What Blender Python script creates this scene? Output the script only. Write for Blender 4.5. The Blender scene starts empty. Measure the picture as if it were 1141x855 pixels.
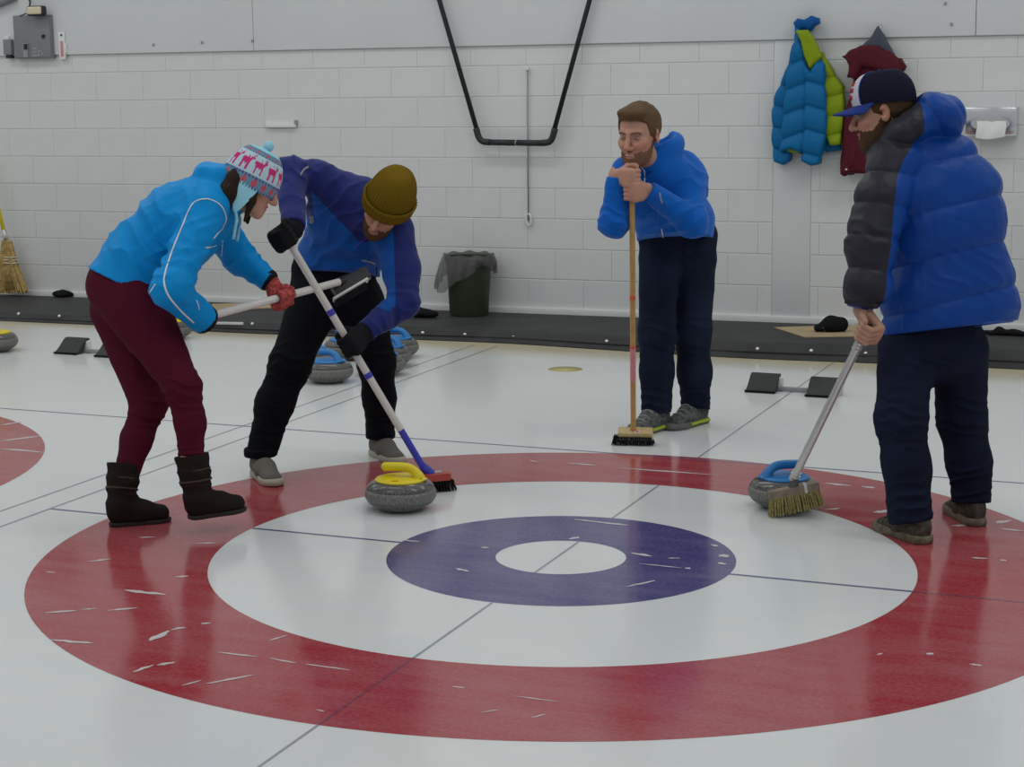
import bpy, bmesh, math, random
import numpy as np
from mathutils import Vector, Matrix
random.seed(7); np.random.seed(7)
scn = bpy.context.scene
col = scn.collection

# ------------------------------------------------------------ camera
FPX, CX, CY = 2042.617, 570.5, 427.5
CAM = np.array([2.11731, -5.86037, 1.64898])
YAW, PITCH, ROLL = -0.373715, -0.164340, -0.003903
_fw = np.array([math.sin(YAW)*math.cos(PITCH), math.cos(YAW)*math.cos(PITCH), math.sin(PITCH)])
_r = np.cross(_fw, [0, 0, 1.0]); _r /= np.linalg.norm(_r); _u = np.cross(_r, _fw)
CR = math.cos(ROLL)*_r + math.sin(ROLL)*_u
CU = -math.sin(ROLL)*_r + math.cos(ROLL)*_u
CF = _fw
cd = bpy.data.cameras.new('camera'); cam = bpy.data.objects.new('camera', cd); col.objects.link(cam)
cd.sensor_fit = 'HORIZONTAL'; cd.sensor_width = 36.0; cd.lens = FPX/1141*36.0
cd.clip_start = 0.05; cd.clip_end = 200
cam.matrix_world = Matrix(((CR[0], CU[0], -CF[0], CAM[0]), (CR[1], CU[1], -CF[1], CAM[1]), (CR[2], CU[2], -CF[2], CAM[2]), (0, 0, 0, 1)))
scn.camera = cam

# ------------------------------------------------------------ light and exposure
w = bpy.data.worlds.new('world'); scn.world = w; w.use_nodes = True
w.node_tree.nodes['Background'].inputs[0].default_value = (0.90, 0.96, 1.0, 1)
w.node_tree.nodes['Background'].inputs[1].default_value = 0.385
def area(x, y, z, sx, sy, power, colr=(1.0, 0.98, 0.94)):
    l = bpy.data.lights.new('ceiling_light', 'AREA'); l.shape = 'RECTANGLE'; l.size = sx; l.size_y = sy
    l.energy = power; l.color = colr
    o = bpy.data.objects.new('ceiling_light', l); col.objects.link(o); o.location = (x, y, z)
    return o
for yy in (-6.0, -2.6, 0.8, 3.9):
    for xx in (-7.5, -2.6, 2.3):
        area(xx, yy, 4.3, 3.2, 0.35, 6 if yy < -5 else 26.5, (0.82, 0.90, 1.0) if yy < -5 else (1.0, 0.99, 0.96))
scn.view_settings.view_transform = 'Standard'; scn.view_settings.look = 'None'
scn.view_settings.gamma = 1.0; scn.view_settings.use_curve_mapping = False
scn.view_settings.exposure = 0.0

# ------------------------------------------------------------ geometry helpers
def V3(*a): return np.array(a, dtype=float)
def nrm(v): v = np.asarray(v, float); return v/np.linalg.norm(v)
def P(px, py, d): return CAM + (CF + CR*(px-CX)/FPX - CU*(py-CY)/FPX)*d      # pixel + distance
def rayd(px, py): return CF + CR*(px-CX)/FPX - CU*(py-CY)/FPX
def G(px, py, z=0.0): d = rayd(px, py); return CAM + d*((z-CAM[2])/d[2])          # pixel on a level surface
def PY(px, py, y): d = rayd(px, py); return CAM + d*((y-CAM[1])/d[1])             # pixel on a wall-parallel plane
def cv(r, u, t): return nrm(CR*r + CU*u - CF*t)                                   # direction: right, up, towards viewer
VD = nrm(V3(CF[0], CF[1], 0)); VR = nrm(V3(CR[0], CR[1], 0)); UP = V3(0, 0, 1)

def setp(o, label=None, cat=None, group=None, kind=None):
    if label: o['label'] = label
    if cat: o['category'] = cat
    if group: o['group'] = group
    if kind: o['kind'] = kind
    return o
def thing(name, label, cat, loc, group=None):
    o = bpy.data.objects.new(name, None); col.objects.link(o); o.location = loc; o.empty_display_size = 0.1
    return setp(o, label, cat, group)
def rootloc(o):
    l = Vector((0, 0, 0))
    while o is not None: l += o.location; o = o.parent
    return np.array(l)
def mk(name, vf, m, parent=None, smooth=True, attrs=None, local=False, label=None):
    v, f = vf[0], vf[1]
    v = np.asarray(v, float)
    if parent is not None and not local: v = v - rootloc(parent)
    me = bpy.data.meshes.new(name)
    if isinstance(f, np.ndarray) and f.ndim == 2:
        n = len(f); k = f.shape[1]
        me.vertices.add(len(v)); me.vertices.foreach_set('co', v.astype(np.float32).ravel())
        me.loops.add(n*k); me.loops.foreach_set('vertex_index', f.astype(np.int32).ravel())
        me.polygons.add(n); me.polygons.foreach_set('loop_start', np.arange(0, n*k, k, dtype=np.int32))
        me.update(calc_edges=True); me.validate()
    else:
        me.from_pydata([tuple(x) for x in v], [], [tuple(int(i) for i in x) for x in f])
    if smooth is True: me.polygons.foreach_set('use_smooth', np.ones(len(me.polygons), dtype=bool))
    elif smooth == 'auto':
        me.polygons.foreach_set('use_smooth', np.ones(len(me.polygons), dtype=bool))
        try: me.set_sharp_from_angle(angle=math.radians(38))
        except Exception: pass
    if attrs:
        for an, av in attrs.items():
            av = np.asarray(av, np.float32)
            if av.ndim == 1:
                a = me.attributes.new(an, 'FLOAT', 'POINT'); a.data.foreach_set('value', av)
            else:
                a = me.attributes.new(an, 'FLOAT_COLOR', 'POINT')
                c4 = np.ones((len(av), 4), np.float32); c4[:, :3] = av
                a.data.foreach_set('color', c4.ravel())
    if m is not None: me.materials.append(m)
    o = bpy.data.objects.new(name, me); col.objects.link(o)
    if parent is not None: o.parent = parent
    if label: o['label'] = label
    return o
def cat(*vfs):
    V, F, n = [], [], 0
    for v, f in vfs:
        V.append(np.asarray(v, float)); F += [tuple(int(i)+n for i in x) for x in f]; n += len(v)
    return np.concatenate(V), F
def tube(path, rad, n=12, caps=True, flat=1.0, ref=None):
    path = [np.asarray(p, float) for p in path]; m = len(path)
    if np.isscalar(rad): rad = [rad]*m
    V, F = [], []
    t0 = nrm(path[1]-path[0])
    if ref is None: ref = UP if abs(t0[2]) < 0.9 else V3(1, 0, 0)
    a = nrm(ref - t0*np.dot(ref, t0))
    for i in range(m):
        t = nrm(path[min(i+1, m-1)]-path[max(i-1, 0)])
        a = nrm(a - t*np.dot(a, t)); b = np.cross(t, a)
        for k in range(n):
            g = 2*math.pi*k/n
            V.append(path[i] + rad[i]*(math.cos(g)*a + flat*math.sin(g)*b))
    for i in range(m-1):
        for k in range(n):
            k2 = (k+1) % n
            F.append((i*n+k, i*n+k2, (i+1)*n+k2, (i+1)*n+k))
    if caps:
        F.append(tuple(reversed(range(n)))); F.append(tuple((m-1)*n+k for k in range(n)))
    return np.array(V), F
def spline(pts, n=8):
    pts = [np.asarray(p, float) for p in pts]; out = []
    Q = [2*pts[0]-pts[1]] + pts + [2*pts[-1]-pts[-2]]
    for i in range(1, len(Q)-2):
        for k in range(n):
            t = k/n
            out.append(0.5*((2*Q[i]) + (Q[i+1]-Q[i-1])*t + (2*Q[i-1]-5*Q[i]+4*Q[i+1]-Q[i+2])*t*t + (3*Q[i]-Q[i-1]-3*Q[i+1]+Q[i+2])*t**3))
    out.append(pts[-1]); return out
def lathe(prof, n=48, c=(0, 0, 0)):
    V, F = [], []; c = np.asarray(c, float)
    for r, z in prof:
        for k in range(n):
            g = 2*math.pi*k/n; V.append(c + V3(r*math.cos(g), r*math.sin(g), z))
    for i in range(len(prof)-1):
        for k in range(n):
            k2 = (k+1) % n; F.append((i*n+k, i*n+k2, (i+1)*n+k2, (i+1)*n+k))
    if prof[0][0] > 1e-6: F.append(tuple(reversed(range(n))))
    if prof[-1][0] > 1e-6: F.append(tuple((len(prof)-1)*n+k for k in range(n)))
    return np.array(V), F
def box(c, size, ax=None, bev=0.0, seg=2):
    bm = bmesh.new(); bmesh.ops.create_cube(bm, size=1.0)
    for v in bm.verts: v.co = Vector((v.co.x*size[0], v.co.y*size[1], v.co.z*size[2]))
    if bev > 0: bmesh.ops.bevel(bm, geom=bm.edges[:], offset=bev, segments=seg, affect='EDGES', profile=0.6)
    bm.verts.index_update()
    v = np.array([list(x.co) for x in bm.verts]); f = [tuple(q.index for q in fc.verts) for fc in bm.faces]; bm.free()
    if ax is not None: v = v @ np.array([nrm(a) for a in ax])
    return v + np.asarray(c, float), f
def prism(outline, z0, z1):
    n = len(outline)
    v = [V3(x, y, z0) for x, y in outline] + [V3(x, y, z1) for x, y in outline]
    f = [tuple(reversed(range(n))), tuple(range(n, 2*n))] + [(i, (i+1) % n, n+(i+1) % n, n+i) for i in range(n)]
    return np.array(v), f
def frame(vf, o, X, Y, Z=None):
    X = nrm(X); Y = nrm(np.asarray(Y) - X*np.dot(X, Y)); Z = np.cross(X, Y)
    return np.asarray(vf[0]) @ np.array([X, Y, Z]) + np.asarray(o, float), vf[1]

# ------------------------------------------------------------ materials
def mat(name, c, rough=0.6, metal=0.0, bump=None, var=None, attr=None, coat=0.0, alpha=1.0, ior=1.45, spec=0.5, trans=0.0, sheen=0.0):
    m = bpy.data.materials.new(name); m.use_nodes = True; nt = m.node_tree; b = nt.nodes['Principled BSDF']
    b.inputs['Base Color'].default_value = (*c, 1); b.inputs['Roughness'].default_value = rough
    b.inputs['Metallic'].default_value = metal; b.inputs['IOR'].default_value = ior
    b.inputs['Coat Weight'].default_value = coat; b.inputs['Alpha'].default_value = alpha
    b.inputs['Specular IOR Level'].default_value = spec; b.inputs['Transmission Weight'].default_value = trans
    b.inputs['Sheen Weight'].default_value = sheen
    tc = nt.nodes.new('ShaderNodeTexCoord')
    src = None
    if attr:
        a = nt.nodes.new('ShaderNodeAttribute'); a.attribute_name = attr; src = a.outputs['Color']
        nt.links.new(src, b.inputs['Base Color'])
    if var:
        sc, lo, hi = var[:3]
        nz = nt.nodes.new('ShaderNodeTexNoise'); nz.inputs['Scale'].default_value = sc; nz.inputs['Detail'].default_value = 4
        nt.links.new(tc.outputs['Object'], nz.inputs['Vector'])
        mr = nt.nodes.new('ShaderNodeMapRange'); mr.inputs[1].default_value = 0.3; mr.inputs[2].default_value = 0.7
        mr.inputs[3].default_value = lo; mr.inputs[4].default_value = hi
        nt.links.new(nz.outputs['Fac'], mr.inputs[0])
        mx = nt.nodes.new('ShaderNodeMix'); mx.data_type = 'RGBA'; mx.blend_type = 'MULTIPLY'; mx.inputs[0].default_value = 1
        if src is not None: nt.links.new(src, mx.inputs[6])
        else: mx.inputs[6].default_value = (*c, 1)
        nt.links.new(mr.outputs[0], mx.inputs[7]); nt.links.new(mx.outputs[2], b.inputs['Base Color'])
    if bump:
        sc, st, ds = bump[:3]
        nz = nt.nodes.new('ShaderNodeTexNoise'); nz.inputs['Scale'].default_value = sc; nz.inputs['Detail'].default_value = 5
        mp = nt.nodes.new('ShaderNodeMapping')
        if len(bump) > 3: mp.inputs['Scale'].default_value = bump[3]
        nt.links.new(tc.outputs['Object'], mp.inputs[0]); nt.links.new(mp.outputs[0], nz.inputs['Vector'])
        bp = nt.nodes.new('ShaderNodeBump'); bp.inputs['Strength'].default_value = st; bp.inputs['Distance'].default_value = ds
        nt.links.new(nz.outputs['Fac'], bp.inputs['Height']); nt.links.new(bp.outputs[0], b.inputs['Normal'])
    return m
def panel_mat(name, ca, cb, attr='panel', rough=0.6, bump=None, sheen=0.0, cc=None):
    m = mat(name, ca, rough, bump=bump, sheen=sheen); nt = m.node_tree; b = nt.nodes['Principled BSDF']
    a = nt.nodes.new('ShaderNodeAttribute'); a.attribute_name = attr
    g = nt.nodes.new('ShaderNodeMath'); g.operation = 'GREATER_THAN'; g.inputs[1].default_value = 0.0
    mx = nt.nodes.new('ShaderNodeMix'); mx.data_type = 'RGBA'
    mx.inputs[6].default_value = (*ca, 1); mx.inputs[7].default_value = (*cb, 1)
    nt.links.new(a.outputs['Fac'], g.inputs[0]); nt.links.new(g.outputs[0], mx.inputs[0]); nt.links.new(mx.outputs[2], b.inputs['Base Color'])
    return m
def icemat(name, c, rough=0.16, frost=0.10, edge=False):
    """painted ice: colour under a thin frosted layer"""
    m = bpy.data.materials.new(name); m.use_nodes = True; nt = m.node_tree; b = nt.nodes['Principled BSDF']
    L = nt.links.new
    ge = nt.nodes.new('ShaderNodeNewGeometry')
    n1 = nt.nodes.new('ShaderNodeTexNoise'); n1.inputs['Scale'].default_value = 1.6; n1.inputs['Detail'].default_value = 5
    n2 = nt.nodes.new('ShaderNodeTexNoise'); n2.inputs['Scale'].default_value = 70; n2.inputs['Detail'].default_value = 3
    mp = nt.nodes.new('ShaderNodeMapping'); mp.inputs['Rotation'].default_value = (0, 0, 0.4); mp.inputs['Scale'].default_value = (0.6, 2.6, 1)
    n3 = nt.nodes.new('ShaderNodeTexNoise'); n3.inputs['Scale'].default_value = 4; n3.inputs['Detail'].default_value = 6
    L(ge.outputs['Position'], n1.inputs['Vector']); L(ge.outputs['Position'], n2.inputs['Vector'])
    L(ge.outputs['Position'], mp.inputs[0]); L(mp.outputs[0], n3.inputs['Vector'])
    ad = nt.nodes.new('ShaderNodeMath'); ad.operation = 'ADD'; L(n1.outputs['Fac'], ad.inputs[0]); L(n2.outputs['Fac'], ad.inputs[1])
    ad2 = nt.nodes.new('ShaderNodeMath'); ad2.operation = 'ADD'; L(ad.outputs[0], ad2.inputs[0]); L(n3.outputs['Fac'], ad2.inputs[1])
    mr = nt.nodes.new('ShaderNodeMapRange'); mr.inputs[1].default_value = 1.1; mr.inputs[2].default_value = 1.9
    mr.inputs[3].default_value = 0.0; mr.inputs[4].default_value = frost*2; L(ad2.outputs[0], mr.inputs[0])
    mx = nt.nodes.new('ShaderNodeMix'); mx.data_type = 'RGBA'; mx.inputs[6].default_value = (*c, 1); mx.inputs[7].default_value = (0.66, 0.69, 0.70, 1)
    L(mr.outputs[0], mx.inputs[0])
    outc = mx.outputs[2]
    if edge:   # yellowed old ice along the foot of the rubber walkway
        sx = nt.nodes.new('ShaderNodeSeparateXYZ'); L(ge.outputs['Position'], sx.inputs[0])
        n4 = nt.nodes.new('ShaderNodeTexNoise'); n4.inputs['Scale'].default_value = 1.3; n4.inputs['Detail'].default_value = 3; L(ge.outputs['Position'], n4.inputs['Vector'])
        mm = nt.nodes.new('ShaderNodeMath'); mm.operation = 'MULTIPLY_ADD'; L(n4.outputs['Fac'], mm.inputs[0]); mm.inputs[1].default_value = 0.45; L(sx.outputs[1], mm.inputs[2])
        m2 = nt.nodes.new('ShaderNodeMapRange'); m2.inputs[1].default_value = 4.50; m2.inputs[2].default_value = 4.92; m2.inputs[3].default_value = 0; m2.inputs[4].default_value = 0.9
        L(mm.outputs[0], m2.inputs[0])
        mz = nt.nodes.new('ShaderNodeMix'); mz.data_type = 'RGBA'; L(m2.outputs[0], mz.inputs[0]); L(outc, mz.inputs[6]); mz.inputs[7].default_value = (0.66, 0.58, 0.37, 1)
        outc = mz.outputs[2]
    L(outc, b.inputs['Base Color'])
    b.inputs['IOR'].default_value = 1.36
    b.inputs['Roughness'].default_value = rough
    r2 = nt.nodes.new('ShaderNodeMapRange'); r2.inputs[1].default_value = 0.3; r2.inputs[2].default_value = 0.7; r2.inputs[3].default_value = rough*0.75; r2.inputs[4].default_value = rough*1.35
    L(n3.outputs['Fac'], r2.inputs[0]); L(r2.outputs[0], b.inputs['Roughness'])
    bp = nt.nodes.new('ShaderNodeBump'); bp.inputs['Strength'].default_value = 0.12; bp.inputs['Distance'].default_value = 0.002
    L(n2.outputs['Fac'], bp.inputs['Height']); L(bp.outputs[0], b.inputs['Normal'])
    return m

M = {}
M['ice'] = icemat('ice', (0.76, 0.77, 0.755), 0.13, 0.25, edge=True)
M['ice_red'] = icemat('ice_red', (0.36, 0.026, 0.036), 0.13, 0.07)
M['ice_blue'] = icemat('ice_blue', (0.055, 0.042, 0.19), 0.13, 0.07)
M['ice_white'] = icemat('ice_white', (0.80, 0.81, 0.79), 0.17, 0.2)
M['line_blue'] = icemat('line_blue', (0.10, 0.10, 0.24), 0.17, 0.1)
M['line_grey'] = icemat('line_grey', (0.27, 0.28, 0.32), 0.13, 0.15)
M['line_dim'] = icemat('line_under_red', (0.20, 0.025, 0.055), 0.13, 0.07)
M['scuff'] = icemat('scuff', (0.60, 0.55, 0.55), 0.3, 0.2)
M['ice_hole'] = mat('yellow_ice', (0.55, 0.48, 0.18), 0.3)
M['wall'] = mat('white_block_paint', (0.70, 0.71, 0.70), 0.45, bump=(90, 0.25, 0.004), var=(3, 0.96, 1.02))
M['mortar'] = mat('painted_mortar', (0.60, 0.61, 0.60), 0.6)
M['panel'] = mat('white_panel_paint', (0.68, 0.70, 0.70), 0.35, var=(1.2, 0.96, 1.02), bump=(40, 0.06, 0.003))
M['white'] = mat('white_gloss', (0.74, 0.75, 0.74), 0.4)
M['rubber'] = mat('black_rubber', (0.042, 0.042, 0.043), 0.62, bump=(30, 0.25, 0.004), var=(5, 0.8, 1.25))
M['rivet'] = mat('rivet_metal', (0.75, 0.75, 0.72), 0.3, metal=0.6)
M['black'] = mat('black_cloth', (0.012, 0.012, 0.014), 0.8, bump=(120, 0.4, 0.003))
M['blackplastic'] = mat('black_plastic', (0.02, 0.02, 0.022), 0.4)
M['pipe'] = mat('black_pipe_wrap', (0.022, 0.022, 0.028), 0.45, bump=(60, 0.15, 0.003))
M['greybox'] = mat('grey_enamel', (0.21, 0.22, 0.225), 0.45)
M['steel'] = mat('brushed_steel', (0.60, 0.59, 0.57), 0.3, metal=0.6)
M['chrome'] = mat('chrome', (0.72, 0.72, 0.74), 0.14, metal=1.0)
M['tissue'] = mat('tissue_paper', (0.80, 0.80, 0.80), 0.9)
M['amber'] = mat('lamp_lens', (0.68, 0.60, 0.42), 0.2, bump=(80, 0.4, 0.004))
M['redplastic'] = mat('red_plastic', (0.42, 0.05, 0.035), 0.4)
M['paintred'] = mat('red_tape', (0.68, 0.10, 0.05), 0.45)
M['pinkred'] = mat('faded_red_print', (0.62, 0.25, 0.27), 0.5)
M['cream'] = mat('cream_white_shaft', (0.68, 0.65, 0.60), 0.3)
M['bluetape'] = mat('blue_tape', (0.05, 0.055, 0.46), 0.35)
M['wood'] = mat('varnished_wood', (0.48, 0.29, 0.09), 0.38, bump=(60, 0.15, 0.002, (8, 8, 0.6)), var=(25, 0.85, 1.1))
M['woodblock'] = mat('beige_wood_block', (0.50, 0.37, 0.17), 0.5, bump=(50, 0.2, 0.002), var=(40, 0.82, 1.1))
M['greywood'] = mat('worn_grey_wood', (0.24, 0.19, 0.14), 0.6, bump=(60, 0.3, 0.003), var=(30, 0.7, 1.2))
M['straw'] = mat('straw', (0.52, 0.36, 0.13), 0.75, var=(40, 0.6, 1.25))
M['hair_bristle'] = mat('straw_bristle', (0.33, 0.27, 0.10), 0.75, var=(120, 0.5, 1.3))
M['greygrip'] = mat('grey_grip', (0.10, 0.09, 0.085), 0.6)
M['granite'] = mat('grey_granite', (0.105, 0.103, 0.096), 0.17, var=(170, 0.35, 1.75))
M['granite_band'] = mat('dull_granite_band', (0.155, 0.152, 0.142), 0.5, var=(170, 0.5, 1.6))
M['yellow'] = mat('yellow_plastic', (0.78, 0.62, 0.012), 0.35)
M['blue'] = mat('blue_plastic', (0.02, 0.19, 0.50), 0.35)
M['green'] = mat('dark_green_plastic', (0.028, 0.042, 0.018), 0.5, bump=(25, 0.2, 0.003))
M['bag'] = mat('smoky_bin_liner', (0.11, 0.11, 0.105), 0.22, alpha=0.62, bump=(22, 0.9, 0.02, (1, 1, 0.35)))
M['card'] = mat('tan_cardboard', (0.44, 0.34, 0.20), 0.8, var=(8, 0.85, 1.1))
M['grey'] = mat('grey_plastic', (0.30, 0.30, 0.31), 0.5)

# ------------------------------------------------------------ the setting
WY = 5.80
# ice floor with a real round hole near the hack
hc = G(630, 411.5); hr = 0.10
def floor_mesh():
    x0, x1, y0, y1 = -14.0, 9.0, -11.0, WY+0.05
    s = 0.4; n = 32; V = []; F = []
    for k in range(n):
        g = 2*math.pi*k/n; V.append(V3(hc[0]+hr*math.cos(g), hc[1]+hr*math.sin(g), 0))
    for k in range(n):
        g = 2*math.pi*k/n; c, q = math.cos(g), math.sin(g); mm = max(abs(c), abs(q))
        V.append(V3(hc[0]+s*c/mm, hc[1]+s*q/mm, 0))
    for k in range(n):
        k2 = (k+1) % n; F.append((k, n+k, n+k2, k2))
    X = [x0, hc[0]-s, hc[0]+s, x1]; Y = [y0, hc[1]-s, hc[1]+s, y1]; b = len(V)
    for j in range(4):
        for i in range(4): V.append(V3(X[i], Y[j], 0))
    for j in range(3):
        for i in range(3):
            if i == 1 and j == 1: continue
            F.append((b+j*4+i, b+j*4+i+1, b+(j+1)*4+i+1, b+(j+1)*4+i))
    return np.array(V), F
floor = setp(mk('floor', floor_mesh(), M['ice'], smooth=False), 'white curling ice sheet with painted rings and lines', None, kind='structure')
mk('ice_hole', lathe([(hr, 0.0), (hr*0.92, -0.02), (hr*0.7, -0.035), (0.0001, -0.04)], 32, hc), M['ice_hole'], floor)
def ringmesh(r0, r1, z, n=160, c=(0, 0), a0=0, a1=2*math.pi):
    V, F = [], []
    for k in range(n+1):
        g = a0+(a1-a0)*k/n
        for r in (r0, r1): V.append(V3(c[0]+r*math.cos(g), c[1]+r*math.sin(g), z))
    for k in range(n): F.append((2*k, 2*k+1, 2*k+3, 2*k+2))
    return np.array(V), F
mk('red_ring', ringmesh(1.22, 1.8164, 0.0004), M['ice_red'], floor, False, label='broad red painted ring of the house')
mk('blue_ring', ringmesh(0.228, 0.6095, 0.0004), M['ice_blue'], floor, False, label='blue painted ring round the white button')
# the neighbouring sheet's house
mk('red_ring', ringmesh(1.22, 1.8164, 0.0004, c=(-4.345, -0.05)), M['ice_red'], floor, False, label='red painted ring of the neighbouring sheet')
def strip(x0, y0, x1, y1, wd, z):
    d = nrm(V3(x1-x0, y1-y0, 0)); nn = V3(-d[1], d[0], 0)*wd/2; a = V3(x0, y0, z); b = V3(x1, y1, z)
    return np.array([a-nn, b-nn, b+nn, a+nn]), [(0, 1, 2, 3)]
TY, LX, BY = -0.013, -0.0116, 1.777
dvx1, dvx2 = -2.268, -2.112
for a_, b_, m_ in ((dvx2, -1.8164, 'line_blue'), (-1.22, -0.6095, 'line_blue'), (0.6095, 1.22, 'line_blue'), (1.22, 1.8164, 'line_dim'), (1.8164, 2.3, 'line_blue')):
    mk('tee_line', strip(a_, TY, b_, TY, 0.016, 0.0009), M[m_], floor, False)
for a_, b_, m_ in ((-6, -1.8164, 'line_grey'), (-1.8164, -1.22, 'line_dim'), (-1.22, -0.6095, 'line_grey'), (-0.228, 0.228, 'line_grey'), (0.6095, 1.22, 'line_grey'), (1.8164, 4.75, 'line_grey')):
    mk('centre_line', strip(LX, a_, LX, b_, 0.0085, 0.0009), M[m_], floor, False)
mk('back_line', strip(-9, BY, 6, BY, 0.014, 0.0009), M['line_blue'], floor, False)
for dv in (dvx1, dvx2): mk('divider_line', strip(dv, -6, dv-0.012, 4.7, 0.010, 0.0009), M['line_grey'], floor, False)
# pale scrapes in the paint, each its own outline, joined because they are too small to lift out
def scrape(x0, y0, x1, y1, wpx, seed):
    rn = random.Random(seed); a = G(x0, y0, 0.0013); b = G(x1, y1, 0.0013); n = 7; up, dn = [], []
    q = G((x0+x1)/2, (y0+y1)/2+wpx, 0.0013)-G((x0+x1)/2, (y0+y1)/2, 0.0013); hw = np.linalg.norm(q)*0.36
    d = nrm(b-a); nn = V3(-d[1], d[0], 0)
    for k in range(n):
        t = k/(n-1); c = a+(b-a)*t; e = hw*(math.sin(math.pi*(0.08+0.84*t)))
        up.append(c+nn*e*rn.uniform(0.4, 1.1)); dn.append(c-nn*e*rn.uniform(0.4, 1.1))
    V = up+dn; F = [(n+k, n+k+1, k+1, k) for k in range(n-1)]
    return np.array(V), F
SC = [(50,683,85,680.5,3),(90,679.5,108,678,2),(120,680.5,153,677.5,3),(56,713,103,717,4),(98,626,124,623,2.5),(139,657.5,185,663,4),
 (195,643,210,642,3),(167,714,188,703,7),(190,702,207,699,3),(148,749,171,741,3.5),(175,741.5,195,738,4),(243,727,287,732,2.4),(300,733.5,330,739,2.2),(340,740,390,747,2.2),
 (230,762,283,752,3),(218,606,243,605,2),(155,599,173,598.5,2),(300,714,320,708,2),(203,764,225,758,2),(52,637,62,638.5,1.5),(224,695,235,694.5,2.5),
 (690,521.5,800,529.5,1.8),(633,516,665,519,1.8),(590,513.5,600,515,1.5),(504,765,518,766.5,2),(575,776,622,782,1.6),(536,794,556,791,1.5),(592,800,608,796,2),(352,791,362,793,2),
 (919,538.5,949,541.5,3),(960,542,975,544,3),(920,568,936,566.5,2.2),(973,571,995,569,4.5),(1060,586,1082,585.5,2.5),(1110,583,1127,580,4),(1114,589,1141,592,2.5),(1083,621.5,1101,622.5,2.5),(1114,624,1122,625,2.5),
 (978,730,983,728,2),(1032,729,1040,728,4),(1080,740,1095,742,3),
 (0,491.5,46,486,2),(0,500,51,504.5,2.2),(0,474,24,470,1.8),
 (640,579,700,585.5,3.2),(634,601,645,598.5,4),(804,618,811,621,6),(800,627,809,629,4),(792,607,800,609,2.5),(697,654,730,647,2.4),(508,633.5,523,637,3),(703,616,726,620,3),(763,633,770,634,2.5),(536,610,545,610.5,2.2),(447,602,468,603.5,1.8),(712,628,760,633,1.5),(744,622,758,622,1.6)]
mk('scrape_marks', cat(*[scrape(*q, k) for k, q in enumerate(SC)]), M['scuff'], floor, False)['kind'] = 'stuff'

# back wall: local frame, course lines level with the wall's own slight tilt
WO = V3(-2.331, WY, 0.0)
WTILT = -0.009
vf = cat(box((0, 0.1335, 2.1), (19.0, 0.26, 4.4)))
wme = mk('wall_back', vf, M['mortar'], smooth=False); wme.location = WO; wme.rotation_euler = (0, WTILT, 0)
setp(wme, 'white painted concrete block wall behind the ice', None, kind='structure')
WX = V3(math.cos(WTILT), 0, -math.sin(WTILT)); WZ = V3(math.sin(WTILT), 0, math.cos(WTILT))
def WL(x, z, y=0.0): return WO + WX*x + WZ*z + V3(0, y, 0)          # wall coordinates
def wloc(px, py): q = PY(px, py, WY)-WO; return q@WX, q@WZ
blockcache = {}
def blockmesh(wd, ht):
    V = []
    for y, ix, iz in ((0.015, 0, 0), (-0.0115, 0, 0), (-0.0145, 0.0012, 0.0018), (-0.015, 0.0030, 0.0045)):
        a, b = wd/2-ix, ht/2-iz; V += [V3(-a, y, -b), V3(a, y, -b), V3(a, y, b), V3(-a, y, b)]
    F = [(12, 13, 14, 15)]
    for j in range(3):
        for i in range(4): F.append((j*4+i, j*4+(i+1) % 4, (j+1)*4+(i+1) % 4, (j+1)*4+i))
    return np.array(V), F
def block(x0, x1, z0, z1):
    wd, ht = round(x1-x0-0.0004, 4), round(z1-z0-0.0042, 4)
    if (wd, ht) not in blockcache:
        o = mk('block', blockmesh(wd, ht), M['wall'], wme, False, local=True); blockcache[(wd, ht)] = o.data
    else:
        o = bpy.data.objects.new('block', blockcache[(wd, ht)]); col.objects.link(o); o.parent = wme
    o.location = ((x0+x1)/2, 0.015, (z0+z1)/2)
PL, PR = wloc(861, 200)[0], wloc(904, 200)[0]
zc = [0.098] + [0.304+0.2057*k for k in range(8)] + [1.875]
for ci in range(len(zc)-1):
    xs = -0.0 - 0.4*18 + (0.2 if ci % 2 else 0.0)
    edges = [xs+0.4*k for k in range(31)]
    for a, b in zip(edges[:-1], edges[1:]):
        if b <= PL or a >= PR: segs = [(a, b)]
        else:
            segs = []
            if a < PL-0.02: segs.append((a, PL))
            if b > PR+0.02: segs.append((PR, b))
        for q in segs: block(q[0], q[1], zc[ci], zc[ci+1])
mk('pilaster', box(((PL+PR)/2, 0.012, 0.98), (PR-PL-0.004, 0.03, 1.79), bev=0.006), M['panel'], wme, 'auto', local=True, label='smooth white filled-in strip of wall')
s1, s2 = wloc(283, 20)[0], wloc(1088, 20)[0]
for a, b in ((s1-5.0, s1), (s1, s2), (s2, s2+5.0)):
    mk('panel', box(((a+b)/2, 0.0, (1.878+4.3)/2), (b-a-0.004, 0.04, 4.3-1.878), bev=0.003), M['panel'], wme, 'auto', local=True, label='smooth white upper wall sheet')
for q in ((173, 50), (227, 47.5), (283, 45.5), (1061, 27), (1054, 4)):
    x, z = wloc(*q); mk('bolt', box((x, -0.024, z), (0.014, 0.01, 0.018), bev=0.003), M['grey'], wme, local=True)
bb = mk('baseboard_back', box((0, 0, 0), (14, 0.022, 0.05), bev=0.008), M['white'], smooth='auto')
bb.location = WL(0, 0.085, -0.010); bb.rotation_euler = (0, WTILT, 0); setp(bb, 'white cove strip along the foot of the block wall', None, kind='structure')

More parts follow.
